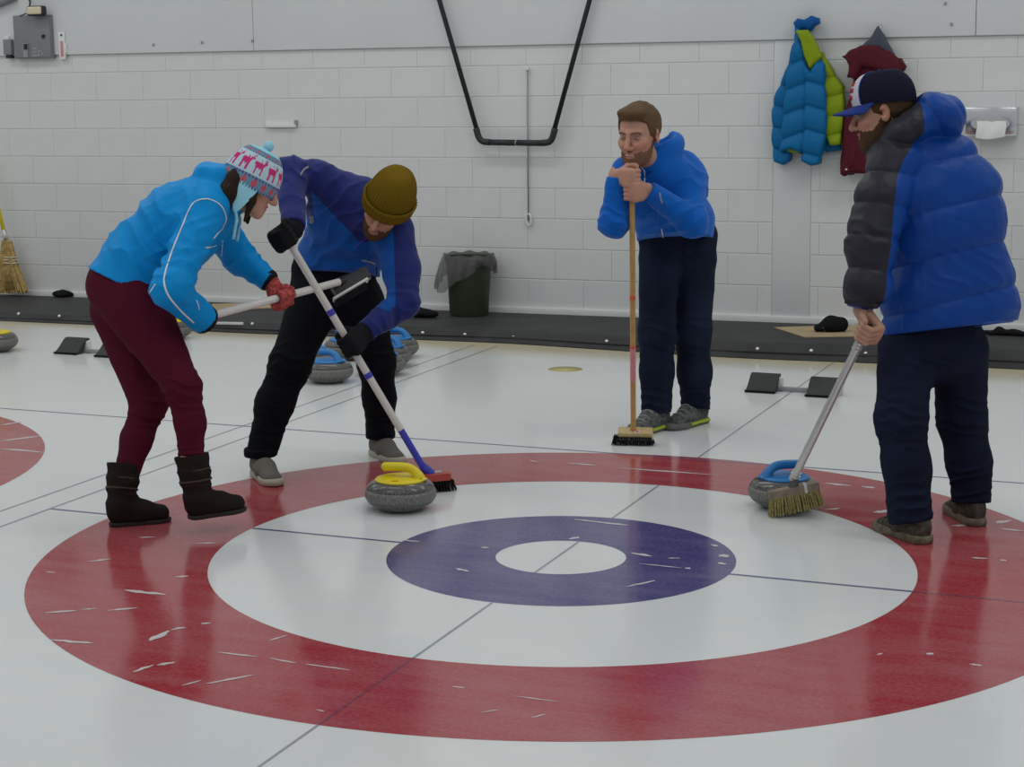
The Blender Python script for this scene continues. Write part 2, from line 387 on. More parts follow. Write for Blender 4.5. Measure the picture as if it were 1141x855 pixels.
# rubber-covered walkway at the foot of the wall
fx = np.array([-12, -5.84, -5.13, -4.05, -3.0, -2.08, -1.28, -0.535, 0.2, 0.858, 6])
fy = np.array([4.66, 4.655, 4.70, 4.665, 4.76, 4.835, 4.755, 4.715, 4.79, 4.85, 4.85])
def mh(x): return 0.078 + 0.0085*(x+1.2)
def fyi(x): return float(np.interp(x, fx, fy))
matroot = thing('rubber_walkway', 'long black rubber walkway lying at the foot of the white wall', 'walkway', (-2.3, 5.2, 0))
xsn = np.linspace(-12, 6, 181)
def prof(x):
    y0 = fyi(x)*0.5+0.25*(fyi(x-0.25)+fyi(x+0.25)); h = mh(x) if x > -7 else mh(-7.0)
    return y0, h
def sweep(fn, m):
    V, F = [], []
    for x in xsn: V += [V3(x, a, b) for a, b in fn(x)]
    for i in range(len(xsn)-1):
        for k in range(m-1): F.append((i*m+k, (i+1)*m+k, (i+1)*m+k+1, i*m+k+1))
    return np.array(V), F
def topf(x):
    y0, h = prof(x); return [(5.795, h), (5.5, h+0.001), (5.2, h), (y0+0.16, h), (y0+0.135, h-0.002), (y0+0.12, h-0.008)]
def skf(x):
    y0, h = prof(x); wv = 0.004*math.sin(x*5.3)
    return [(y0+0.118, h-0.004), (y0+0.10, h-0.012), (y0+0.085, h*0.75), (y0+0.07, h*0.55), (y0+0.05+wv, h*0.50), (y0+0.045+wv, h*0.42), (y0+0.052, h*0.36), (y0+0.03, h*0.2), (y0+0.005, 0.012), (y0-0.004, 0.004), (y0, 0.0)]
mk('mat_top', sweep(topf, 6), M['rubber'], matroot); sk = mk('mat_skirt', sweep(skf, 11), M['rubber'], matroot)
for q in ((20.6, 349.8), (66, 352.4), (281, 361), (471, 371), (518, 373), (572, 376), (617.6, 379.8), (676, 380.5), (844, 389), (904, 391), (964.5, 394)):
    x = PY(q[0], q[1], 4.85)[0]; y0, h = prof(x); p = PY(q[0], q[1], y0+0.072)
    vf = lathe([(0.012, 0), (0.011, 0.004), (0.006, 0.007), (0.0001, 0.008)], 12)
    mk('rivet', frame(vf, p, V3(1, 0, 0), V3(0, 0.5, 1)), M['rivet'], matroot)
pa_, pb_ = PY(229, 360.0, 4.74), PY(271, 360.6, 4.74)
mk('white_strip', box((pa_+pb_)/2, (np.linalg.norm(pb_-pa_), 0.010, 0.018), ax=(pb_-pa_, V3(0, 1, 0), UP), bev=0.003), M['white'], sk, 'auto', label='short white strip fixed to the skirt')
def onmat(px, py):
    p = G(px, py, 0.08)
    for _ in range(4): p = G(px, py, mh(p[0]))
    return p

# ------------------------------------------------------------ curling stones
def stone(name, px, pyb, colm, hdir, label, group=None, off=0.10, extra=None):
    c = G(px, pyb) + VD*off
    t = thing(name, label, 'curling stone', c, group)
    pr = [(0.0001, 0.008), (0.055, 0.008), (0.063, 0.0), (0.072, 0.0), (0.085, 0.006), (0.105, 0.016), (0.123, 0.029), (0.132, 0.040)]
    mk('stone_underside', lathe(pr, 56, c), M['granite'], t)
    mk('striking_band', lathe([(0.132, 0.040), (0.1385, 0.052), (0.1395, 0.062), (0.1385, 0.072), (0.134, 0.084)], 56, c), M['granite_band'], t)
    b = mk('stone_top', lathe([(0.134, 0.084), (0.127, 0.097), (0.116, 0.108), (0.103, 0.115), (0.085, 0.118), (0.0001, 0.118)], 56, c), M['granite'], t)
    cap = mk('handle_base', lathe([(0.096, 0.114), (0.100, 0.118), (0.097, 0.123), (0.085, 0.127), (0.05, 0.131), (0.0001, 0.132)], 40, c), colm, t)
    h = nrm(hdir); p = [c+h*0.078+UP*0.116, c+h*0.072+UP*0.134, c+h*0.058+UP*0.152, c+h*0.036+UP*0.164, c+h*0.005+UP*0.168, c-h*0.035+UP*0.167, c-h*0.066+UP*0.165]
    pp = spline(p, 5); n = len(pp)
    rr = [0.027-0.0095*min(1, k/(0.32*n)) for k in range(n)]
    rr[0] = 0.034; rr[1] = 0.029
    pp.append(pp[-1]-h*0.008); rr.append(0.011); pp.append(pp[-1]-h*0.003); rr.append(0.004)
    mk('handle', tube(pp, rr, 16), colm, t)
    if extra:
        mk('red_mark', box(c+extra[0], (0.010, 0.006, 0.0015), ax=(VR, VD, UP)), M['paintred'], cap)
        mk('red_mark', box(c+extra[0]+VR*0.013, (0.008, 0.007, 0.0015), ax=(VR, VD, UP)), M['paintred'], cap)
        mk('fixing_bolt', lathe([(0.007, 0), (0.006, 0.003), (0.0001, 0.004)], 12, c+extra[1]), M['blackplastic'], cap)
    return c
cY = stone('curling_stone', 445, 574, M['yellow'], VR*1.0-VD*0.25, 'yellow-handled curling stone gliding ahead of the red brush', extra=(-VD*0.078-VR*0.022+UP*0.1295, -VD*0.035+VR*0.080+UP*0.1280))
cB = stone('curling_stone', 881, 577, M['blue'], -VR*1.0-VD*0.3, 'blue-handled curling stone behind the straw-bristled brush', off=0.182)
g1 = 'blue-handled stones parked between the hack and the walkway'
stone('curling_stone', 364, 429, M['blue'], VR*0.8-VD*0.6, 'blue-handled curling stone standing alone in front of the parked stones')
stone('curling_stone', 343, 413, M['blue'], VR*0.7-VD*0.7, 'blue-handled curling stone half hidden behind the black trouser leg')
stone('curling_stone', 384, 403, M['blue'], VR*0.8-VD*0.6, 'curling stone behind the black glove on the broom')
stone('curling_stone', 423, 421, M['blue'], VR*0.9-VD*0.5, 'blue-handled curling stone at the front of a close trio', g1)
stone('curling_stone', 431, 411, M['blue'], VR*0.9-VD*0.5, 'blue-handled curling stone in the middle of a close trio', g1)
stone('curling_stone', 440, 401, M['blue'], VR*0.9-VD*0.4, 'blue-handled curling stone at the back of a close trio', g1)
stone('curling_stone', -10, 394, M['yellow'], VR*0.2-VD*1, 'yellow-handled curling stone near the corn broom')
stone('curling_stone', 187, 380, M['yellow'], VR*0.9-VD*0.2, 'yellow-handled curling stone in front of its twin behind burgundy trousers')
stone('curling_stone', 179, 372, M['yellow'], VR*0.9-VD*0.2, 'yellow-handled curling stone nearer the walkway behind burgundy trousers')

# ------------------------------------------------------------ hacks
def hack(lx, rx, label, wp):
    (x0, y0), (x1, y1) = lx, rx
    a, b = G(x0, y0), G(x1, y1); t = thing('hack', label, 'hack', (a+b)/2)
    d = V3(1, 0, 0); f = V3(0, -1, 0)
    for c in (a, b):
        w_ = 0.078
        pr = [(0.075, 0.003), (0.06, 0.014), (0.03, 0.03), (0.0, 0.052), (-0.03, 0.076), (-0.05, 0.086), (-0.075, 0.088), (-0.085, 0.08), (-0.075, 0.074), (-0.05, 0.07), (-0.02, 0.03), (0.0, 0.002), (0.075, 0.0)]
        n = len(pr); V = []; F = []
        for s in (-w_, w_): V += [c + d*s + f*p[0] + UP*p[1] for p in pr]
        F = [(k, (k+1) % n, n+(k+1) % n, n+k) for k in range(n)] + [tuple(reversed(range(n))), tuple(range(n, 2*n))]
        mk('foot_rubber', (np.array(V), F), M['rubber'], t, 'auto')
        mk('rubber_lip', box(c+f*0.067+UP*0.008, (w_*2+0.01, 0.016, 0.010), bev=0.003), M['black'], t, 'auto')
        mk('foot_bracket', box(c-f*0.055+UP*0.036+d*0.06, (0.075, 0.03, 0.072), bev=0.004), M['white'], t, 'auto')
    mk('cross_bar', box((a+b)/2-f*0.05+UP*0.014, (np.linalg.norm(b-a), 0.03, 0.02), bev=0.004), M['grey'], t, 'auto')
hack((850, 436), (917, 441), 'black rubber hack on the ice beside the steel broom', None)
hack((80, 393.5), (125, 397), 'black rubber hack on the ice behind burgundy trousers', None)

# ------------------------------------------------------------ things on the wall
def wallbox(name, px0, py0, px1, py1, dep, m, parent=None, bev=0.006, off=0.0):
    q0, q1 = PY(px0, py0, WY-dep-off)-WO, PY(px1, py1, WY-dep-off)-WO; x0, z0, x1, z1 = q0@WX, q0@WZ, q1@WX, q1@WZ
    c = WL((x0+x1)/2, (z0+z1)/2, -dep/2-off)
    return mk(name, box(c, (abs(x1-x0), dep, abs(z1-z0)), ax=(WX, V3(0, 1, 0), WZ), bev=bev), m, parent, 'auto')
def wbase(px, py): x, z = wloc(px, py); return WL(x, z)
t = thing('control_box', 'grey metal control box with a lamp on top on the upper wall', 'control box', wbase(38, 65))
e = wallbox('enclosure', 14, 17.5, 58.5, 65, 0.05, M['greybox'], t)
wallbox('cover', 15.5, 19, 57, 63.5, 0.006, M['greybox'], e, 0.003, 0.05)
wallbox('switch_plate', 25, 48, 31, 64, 0.012, M['grey'], e, 0.003, 0.055)
wallbox('rocker_switch', 26, 49, 29.5, 55, 0.012, M['blackplastic'], e, 0.002, 0.065)
wallbox('latch_keyhole', 46, 38.5, 49.5, 42.5, 0.01, M['blackplastic'], e, 0.003, 0.055)
for k, (a, b, c_, d_) in enumerate(((36, 53, 41, 55), (36, 57, 41, 58.5), (36, 61, 41, 63), (42, 56, 46, 57.5), (42, 60, 44, 63), (46, 59, 48, 61))):
    wallbox('printed_mark', a, b, c_, d_, 0.002, M['grey'], e, 0.0, 0.0552)
q0, q1 = PY(29, 18, WY-.13)-WO, PY(48, 6, WY-.13)-WO; x0, z0, x1, z1 = q0@WX, q0@WZ, q1@WX, q1@WZ
lc_ = WL((x0+x1)/2, (z0+z1)/2, -0.105)
lh = mk('lamp_housing', box(lc_, (x1-x0, 0.05, z1-z0), ax=(WX, V3(0, 1, 0), WZ), bev=0.02, seg=3), M['blackplastic'], t, 'auto')
mk('lamp_lens', box(lc_+V3(-0.004, -0.018, 0.002), ((x1-x0)*0.82, 0.03, (z1-z0)*0.76), ax=(WX, V3(0, 1, 0), WZ), bev=0.014, seg=3), M['amber'], lh, 'auto')
mk('cable', tube(spline([PY(33, 6, WY-0.09), PY(33.5, 2, WY-0.06), PY(31, -4, WY-0.03), PY(28, -18, WY-0.015)], 5), 0.007, 8), M['blackplastic'], t)
mk('cable', tube(spline([PY(29, 15, WY-0.09), PY(26, 16.5, WY-0.09), PY(22, 18, WY-0.10)], 5), 0.005, 8), M['blackplastic'], t)
t = thing('door_sensor', 'small black cased device beside the grey control box', 'device', wbase(8, 64))
wallbox('case', 3, 44, 12.5, 61, 0.06, M['greybox'], t); wallbox('nozzle', 6, 60, 12, 65, 0.05, M['blackplastic'], t); wallbox('mount', 4, 40, 10, 45, 0.03, M['white'], t)
t = thing('thermometer', 'white strip thermometer with a red column beside the control box', 'thermometer', wbase(69, 66))
pl_ = wallbox('plate', 64.5, 35.5, 73, 66, 0.012, M['white'], t, 0.003, 0.020); wallbox('red_column', 67, 46, 70.5, 63, 0.004, M['pinkred'], pl_, 0.001, 0.032); wallbox('screw', 67, 38, 69, 40, 0.004, M['blackplastic'], pl_, 0.001, 0.032)
mk('bulb_guard', box(wbase(75.5, 54)+V3(0, -0.026, 0), (0.02, 0.015, 0.07), bev=0.004), M['white'], t)
t = thing('conduit', 'grey conduit run at the top corner above the control box', 'conduit', wbase(4, 2))
mk('pipe_run', tube([PY(-14, 8, WY-0.05), PY(0, 2.5, WY-0.05), PY(16, -4, WY-0.05)], 0.035, 12), M['greybox'], t)
# small white label holder
t = thing('label_holder', 'small white label holder fixed to the block wall', 'label holder', wbase(312, 141))
wallbox('back_plate', 295, 135, 330, 141.5, 0.012, M['white'], t, 0.003); wallbox('lip', 295.5, 139, 329.5, 142, 0.026, M['white'], t, 0.004); wallbox('end_clip', 327.5, 134, 330.5, 141, 0.02, M['grey'], t, 0.002)
# trapeze of black pipe hanging against the wall
t = thing('pipe_trapeze', 'black wrapped pipe bent into a trapeze hanging against the wall', 'pipe', wbase(575, 160))
yP = WY-0.075
A1, B1 = PY(532, 147, yP), PY(617, 147, yP); A0 = A1+(PY(489.5, 0, yP)-A1)*3.0; B0 = B1+(PY(657, 0, yP)-B1)*3.0
mk('hanger_pipe', tube([A0, A1], 0.0165, 14), M['pipe'], t); mk('hanger_pipe', tube([B0, B1], 0.0165, 14), M['pipe'], t)
el1 = spline([PY(530.5, 143, yP), PY(533.5, 153, yP), PY(538, 157.6, yP), PY(546, 158.6, yP)], 5)
el2 = spline([PY(618.5, 143, yP), PY(615.5, 153.5, yP), PY(611.5, 158.3, yP), PY(603, 159.4, yP)], 5)
mk('elbow', tube(el1, 0.022, 14), M['pipe'], t); mk('elbow', tube(el2, 0.022, 14), M['pipe'], t)
mk('cross_pipe', tube([PY(542, 158.6, yP), PY(574, 159.1, yP)], 0.0205, 14), M['pipe'], t)
mk('cross_pipe', tube([PY(576, 159.1, yP), PY(607, 159.6, yP)], 0.0205, 14), M['pipe'], t)
mk('coupling', tube([PY(573.5, 159.1, yP), PY(576.5, 159.1, yP)], 0.0165, 14), M['grey'], t)
# pull rod
t = thing('pull_rod', 'thin grey pull rod with a pale hook running down the block wall', 'rod', wbase(588, 250))
mk('rod', tube([PY(587.7, 78, WY-0.02), PY(588.8, 246, WY-0.02)], 0.0055, 8), M['grey'], t)
mk('top_screw', tube([PY(587.7, 77, WY), PY(587.7, 77, WY-0.03)], 0.012, 12), M['white'], t)
mk('hook', tube(spline([PY(586.2, 239, WY-0.02), PY(586.6, 246, WY-0.02), PY(588.8, 251, WY-0.02), PY(591.6, 249, WY-0.02), PY(591.2, 241, WY-0.02), PY(588.8, 238, WY-0.02)], 5), 0.0075, 8), M['white'], t)
# tissue dispenser
t = thing('tissue_dispenser', 'chrome tissue dispenser with paper hanging out on the white wall', 'tissue dispenser', wbase(1106, 152))
x0, z0 = wloc(1077, 151); x1, z1 = wloc(1135.5, 119)
cc = WL((x0+x1)/2, (z0+z1)/2, -0.055)
sw, sh = x1-x0, z1-z0
ds = mk('casing', box(cc, (sw, 0.11, sh), ax=(WX, V3(0, 1, 0), WZ), bev=0.008, seg=2), M['chrome'], t, 'auto')
ol = [(sw*0.30*math.cos(g)*(1.25 if abs(math.cos(g)) > 0.6 else 1.1), sh*0.26*math.sin(g)) for g in np.linspace(0, 2*math.pi, 28)[:-1]]
vf = prism(ol, 0, 0.003); mk('slot', (np.array([cc + WX*q[0] + WZ*(q[1]-0.012) + V3(0, -0.0555-q[2], 0) for q in vf[0]]), vf[1]), M['steel'], ds, 'auto')
V, F = [], []
for j in range(9):
    for i in range(13):
        u = i/12; v = j/8
        x = (-0.26+0.56*u)*sw + 0.004*math.sin(v*5); z = sh*(0.02-(0.58+0.05*math.sin(u*4))*v)
        V.append(cc + WX*x + WZ*z + V3(0, -0.06-0.012*math.sin(v*2.2)-0.003*math.sin(u*9+v*3), 0))
for j in range(8):
    for i in range(12): F.append((j*13+i, j*13+i+1, (j+1)*13+i+1, (j+1)*13+i))
mk('tissue_sheet', (np.array(V), F), M['tissue'], t)

# ------------------------------------------------------------ things on the walkway
# litter bin with liner
bc = onmat(523, 352); bc = V3(bc[0]-0.02, WY-0.205, mh(bc[0])+0.004)
t = thing('litter_bin', 'dark green litter bin with a smoky plastic liner on the walkway', 'litter bin', bc)
bm_ = lathe([(0.0001, 0.0), (0.128, 0.0), (0.133, 0.01), (0.152, 0.36), (0.166, 0.375), (0.166, 0.395), (0.158, 0.40), (0.150, 0.395), (0.148, 0.37), (0.130, 0.02), (0.0001, 0.015)], 40, bc)
mk('bin_body', bm_, M['green'], t, 'auto')
V, F = [], []; n = 80; m_ = 16
for j in range(m_+1):
    for i in range(n):
        g = 2*math.pi*i/n; dirv = VR*math.cos(g)+VD*math.sin(g)
        lt = 0.5-0.5*math.cos(g)                       # hangs lowest on the left
        drop = 0.10+0.125*lt**1.5 + 0.035*math.sin(g*2+0.5) + 0.012*math.sin(g*7)
        tt = j/m_
        if tt < 0.25:
            q = tt/0.25; r = 0.145+0.026*math.sin(q*math.pi/2); z = 0.33+0.085*q + 0.006*math.sin(g*9)*q
        else:
            q = (tt-0.25)/0.75; fl = 0.012*math.sin(g*13+1.3*math.sin(g*3))*q + 0.007*math.sin(g*29+4*q)*q
            r = 0.171+0.012*math.sin(q*3)+ (0.045*lt**2+0.010)*q + fl; z = 0.415-drop*q + 0.006*math.sin(g*9)*(1-q)
        V.append(bc + dirv*r + UP*z)
for j in range(m_):
    for i in range(n): F.append((j*n+i, j*n+(i+1) % n, (j+1)*n+(i+1) % n, (j+1)*n+i))
mk('bin_liner', (np.array(V), F), M['bag'], t)
# cardboard sheet and slider at right
def flat_sheet(name, pts, label, cat_, m, th=0.006):
    W_ = [onmat(*q) for q in pts]; c = sum(W_)/len(W_); t = setp(bpy.data.objects.new(name, None), None)
    bpy.data.objects.remove(t); zb = min(mh(q[0]) for q in W_)
    n = len(W_); V = [V3(q[0], q[1], mh(q[0])+0.002) for q in W_]+[V3(q[0], q[1], mh(q[0])+0.002+th) for q in W_]
    F = [tuple(reversed(range(n))), tuple(range(n, 2*n))]+[(i, (i+1) % n, n+(i+1) % n, n+i) for i in range(n)]
    o = mk(name, (np.array(V)-c, F), m, None, False); o.location = c
    return setp(o, label, cat_)
flat_sheet('cardboard_sheet', [(863, 366), (897, 377), (975, 375.5), (962, 363)], 'tan cardboard sheet on the walkway under a black shoe cover', 'cardboard', M['card'])
flat_sheet('cardboard_sheet', [(236, 346.5), (307, 344), (300, 338.5), (236, 340)], 'tan cardboard sheet on the walkway behind the raised white broom', 'cardboard', M['card'])

# ------------------------------------------------------------ implicit-surface modelling for bodies, clothes and shoes
def smin(a, b, k):
    h = np.maximum(k-np.abs(a-b), 0)/k
    return np.minimum(a, b)-h*h*k*0.25
def cap(p, a, b, ra, rb):
    ax = b-a; L2 = float(ax@ax)+1e-12; q = p-a; t = np.clip(q@ax/L2, 0, 1)
    w_ = q-t[:, None]*ax
    return np.sqrt((w_*w_).sum(1))-(ra+(rb-ra)*t)
def ecap(p, a, b, s, ra, rb):
    ax = b-a; L = np.linalg.norm(ax); ax = ax/L; s = s-ax*(s@ax); s = s/np.linalg.norm(s); f = np.cross(ax, s)
    q = p-a; u = q@ax; t = np.clip(u/L, 0, 1); wa = u-t*L
    rs = ra[0]+(rb[0]-ra[0])*t; rf = ra[1]+(rb[1]-ra[1])*t; m = np.minimum(rs, rf)
    k = np.sqrt(((q@s)/rs)**2+((q@f)/rf)**2+(wa/m)**2)
    return (k-1)*m
def ell(p, c, ax, r):
    q = (p-c)@np.array(ax).T
    k0 = np.sqrt(((q/np.array(r))**2).sum(1)); k1 = np.sqrt(((q/np.array(r)**2)**2).sum(1))+1e-9
    return k0*(k0-1)/k1
def chain(p, pts, s, k=0.05):
    """pts: (point, side radius, front radius)"""
    d = None
    for (a, a1, a2), (b, b1, b2) in zip(pts[:-1], pts[1:]):
        e = ecap(p, a, b, s, (a1, a2), (b1, b2)); d = e if d is None else smin(d, e, k)
    return d
def limb(p, pts, k=0.02):
    d = None
    for (a, ra), (b, rb) in zip(pts[:-1], pts[1:]):
        e = cap(p, a, b, ra, rb); d = e if d is None else smin(d, e, k)
    return d
def prims(p, L, k):
    d = None
    for a, b, ra, rb in L:
        e = cap(p, a, b, ra, rb); d = e if d is None else smin(d, e, k)
    return d
def wav(p, f, seed, n=4):
    rn = np.random.RandomState(seed); o = 0
    for i in range(n):
        d1 = nrm(rn.normal(size=3)); d2 = nrm(rn.normal(size=3)); a, b = rn.uniform(0, 6.28, 2)
        o = o+np.sin(f*(p@d1)*rn.uniform(0.7, 1.3)+a+1.6*np.sin(0.6*f*(p@d2)+b))
    return o/n
def folds(p, c, ax, amp, lam, R, tw=0.0, seed=0):
    """creases crossing direction ax, fading with distance from c"""
    q = p-c; r2 = (q*q).sum(1)/(R*R); rn = np.random.RandomState(seed); d2 = nrm(rn.normal(size=3)); d3 = nrm(rn.normal(size=3))
    ph = (q@nrm(ax))*6.283/lam + 1.3*np.sin((q@d2)*6.283/(lam*2.3)) + 0.9*np.sin((q@d3)*6.283/(lam*1.6))+seed
    return amp*(2*np.abs(np.sin(ph*0.5))**0.8-1.1)*np.exp(-r2)
def ridge(p, f, seed):
    rn = np.random.RandomState(seed); o = 0
    for i in range(3):
        d1 = nrm(rn.normal(size=3)); d2 = nrm(rn.normal(size=3)); d3 = nrm(rn.normal(size=3)); a, b, c = rn.uniform(0, 6.28, 3)
        o = o-(1.1-2*np.abs(np.sin(0.5*f*(p@d1)+a+1.1*np.sin(0.55*f*(p@d2)+b)))**0.7)*(0.5+0.5*np.sin(0.35*f*(p@d3)+c))
    return o/2
def surf(fn, lo, hi, h, blk=12, newton=True):
    lo = np.asarray(lo, float)-3*h; hi = np.asarray(hi, float)+3*h
    nb = np.ceil((hi-lo)/h/blk).astype(int); n = nb*blk
    ii = np.stack(np.meshgrid(*[np.arange(k) for k in nb], indexing='ij'), -1).reshape(-1, 3)
    cen = lo+(ii*blk+(blk-1)/2)*h
    dc = fn(cen); act = np.abs(dc) < blk*h*1.15+0.02
    Vv = np.empty((nb[0], nb[1], nb[2], blk, blk, blk), np.float32)
    Vv[ii[:, 0], ii[:, 1], ii[:, 2]] = np.sign(dc)[:, None, None, None]
    off = np.stack(np.meshgrid(*[np.arange(blk)]*3, indexing='ij'), -1).reshape(-1, 3)
    ai = ii[act]
    for s in range(0, len(ai), 150):
        a = ai[s:s+150]; pts = (lo+(a[:, None, :]*blk+off[None])*h).reshape(-1, 3)
        Vv[a[:, 0], a[:, 1], a[:, 2]] = fn(pts).reshape(len(a), blk, blk, blk)
    D = Vv.transpose(0, 3, 1, 4, 2, 5).reshape(n)
    S = D < 0
    c = np.zeros(n-1, np.int8)
    for dx in (0, 1):
        for dy in (0, 1):
            for dz in (0, 1): c += S[dx:n[0]-1+dx, dy:n[1]-1+dy, dz:n[2]-1+dz]
    cells = np.argwhere((c > 0) & (c < 8))
    idx = -np.ones(n-1, np.int32); idx[cells[:, 0], cells[:, 1], cells[:, 2]] = np.arange(len(cells))
    acc = np.zeros((len(cells), 3)); cnt = np.zeros(len(cells))
    cor = [(0, 0, 0), (1, 0, 0), (0, 1, 0), (1, 1, 0), (0, 0, 1), (1, 0, 1), (0, 1, 1), (1, 1, 1)]
    val = [D[cells[:, 0]+a, cells[:, 1]+b, cells[:, 2]+e] for a, b, e in cor]
    for i in range(8):
        for j in range(i+1, 8):
            if sum(abs(cor[i][k]-cor[j][k]) for k in range(3)) != 1: continue
            vi, vj = val[i], val[j]; m = (vi < 0) != (vj < 0)
            t = np.where(m, vi/(vi-vj+1e-12), 0)
            pt = np.array(cor[i])+t[:, None]*(np.array(cor[j])-np.array(cor[i]))
            acc += pt*m[:, None]; cnt += m
    Vt = lo+(cells+acc/cnt[:, None])*h
    F = []
    for ax in range(3):
        sl0 = [slice(None)]*3; sl1 = [slice(None)]*3; sl0[ax] = slice(0, -1); sl1[ax] = slice(1, None)
        A = S[tuple(sl0)]; B = S[tuple(sl1)]; e = np.argwhere(A != B)
        u, v = (ax+1) % 3, (ax+2) % 3
        ok = (e[:, u] > 0) & (e[:, v] > 0) & (e[:, u] < n[u]-1) & (e[:, v] < n[v]-1); e = e[ok]
        q = []
        for du, dv in ((-1, -1), (0, -1), (0, 0), (-1, 0)):
            g = e.copy(); g[:, u] += du; g[:, v] += dv; q.append(idx[g[:, 0], g[:, 1], g[:, 2]])
        q = np.stack(q, 1); flip = ~A[e[:, 0], e[:, 1], e[:, 2]]
        q[flip] = q[flip][:, ::-1]; F.append(q)
    F = np.concatenate(F); F = F[(F >= 0).all(1)]
    if newton:
        for _ in range(2):
            d0 = fn(Vt); e = h*0.4
            g = np.stack([(fn(Vt+np.eye(3)[k]*e)-fn(Vt-np.eye(3)[k]*e))/(2*e) for k in range(3)], 1)
            st = (d0/np.maximum((g*g).sum(1), 0.2))[:, None]*g
            ln = np.linalg.norm(st, axis=1); st *= np.minimum(1, 0.6*h/np.maximum(ln, 1e-9))[:, None]
            Vt = Vt-st
    return Vt, F
def bnd(pts, r): a = np.array(pts); return a.min(0)-r, a.max(0)+r
def hit(fn, px, py, d0, d1, lift=0.0):
    """first point of a surface along a pixel's line of sight"""
    ds = np.linspace(d0, d1, 260); q = CAM+rayd(px, py)[None]*ds[:, None]; v = fn(q); k = np.argmax(v < 0)
    if not (v < 0).any(): k = int(np.argmin(v))
    return q[k]-nrm(rayd(px, py))*lift
def onpath(fn, pts, d0, d1, lift=0.002, n=5):
    return [hit(fn, q[0], q[1], d0, d1, lift) for q in spline([V3(a, b, 0) for a, b in pts], n)]

# ---- hands closed round a shaft
def grip(C, A, elbow, rs, side=1, s=1.0, sh=0.0):
    A = nrm(A); w_ = elbow-C; d = nrm(w_-A*(w_@A)); n_ = np.cross(A, d)*side
    th = math.radians(62); e1 = math.cos(th)*d+math.sin(th)*n_; e2 = -math.sin(th)*d+math.cos(th)*n_
    wrist = C+(e1*0.030-e2*0.075)*s+A*sh; L = []
    palm = []
    for i, o in enumerate((0.029, 0.010, -0.009, -0.027)):
        fl = (0.95, 1.0, 0.97, 0.84)[i]; b = C+A*o*s; rf = 0.0095*s*(0.95 if i == 3 else 1)
        K = b+(e1*0.028+e2*0.034*fl)*s
        def at(g, r): return b+(e1*math.cos(g)+e2*math.sin(g))*r
        p1 = at(math.radians(112), rs+0.021*s); p2 = at(math.radians(172), rs+0.013*s); p3 = at(math.radians(232), rs+0.0105*s)
        L += [(K, p1, rf*1.1, rf), (p1, p2, rf, rf*0.92), (p2, p3, rf*0.92, rf*0.8)]
        palm.append((wrist+A*o*0.6*s, K, 0.0165*s, 0.0125*s))
        palm.append((C+A*o*s+e1*0.026*s-e2*0.03*s, K, 0.014*s, 0.0125*s))
    t0 = C+(e1*0.022-e2*0.045)*s+A*0.026*s; t1 = C+(-e2*(rs+0.020*s))+A*0.046*s; t2 = C-e1*(rs+0.012*s)*0.75-e2*(rs+0.006)*0.8+A*0.050*s; t3 = C-e1*(rs+0.011*s)+e2*0.006+A*0.046*s
    L += [(t0, t1, 0.015*s, 0.0125*s), (t1, t2, 0.0118*s, 0.0105*s), (t2, t3, 0.0105*s, 0.009*s)]
    return dict(w=wrist, L=L, palm=palm, c=C, e1=e1, e2=e2, A=A)
def handsdf(p, H, grow=0.0):
    c = H['c']; r = np.sqrt(((p-c)**2).sum(1)); o = r-0.15; m = r < 0.22
    if m.any():
        q = p[m]; a = prims(q, H['palm'], 0.014); b = prims(q, H['L'], 0.004); o[m] = smin(a, b, 0.007)-grow
    return o
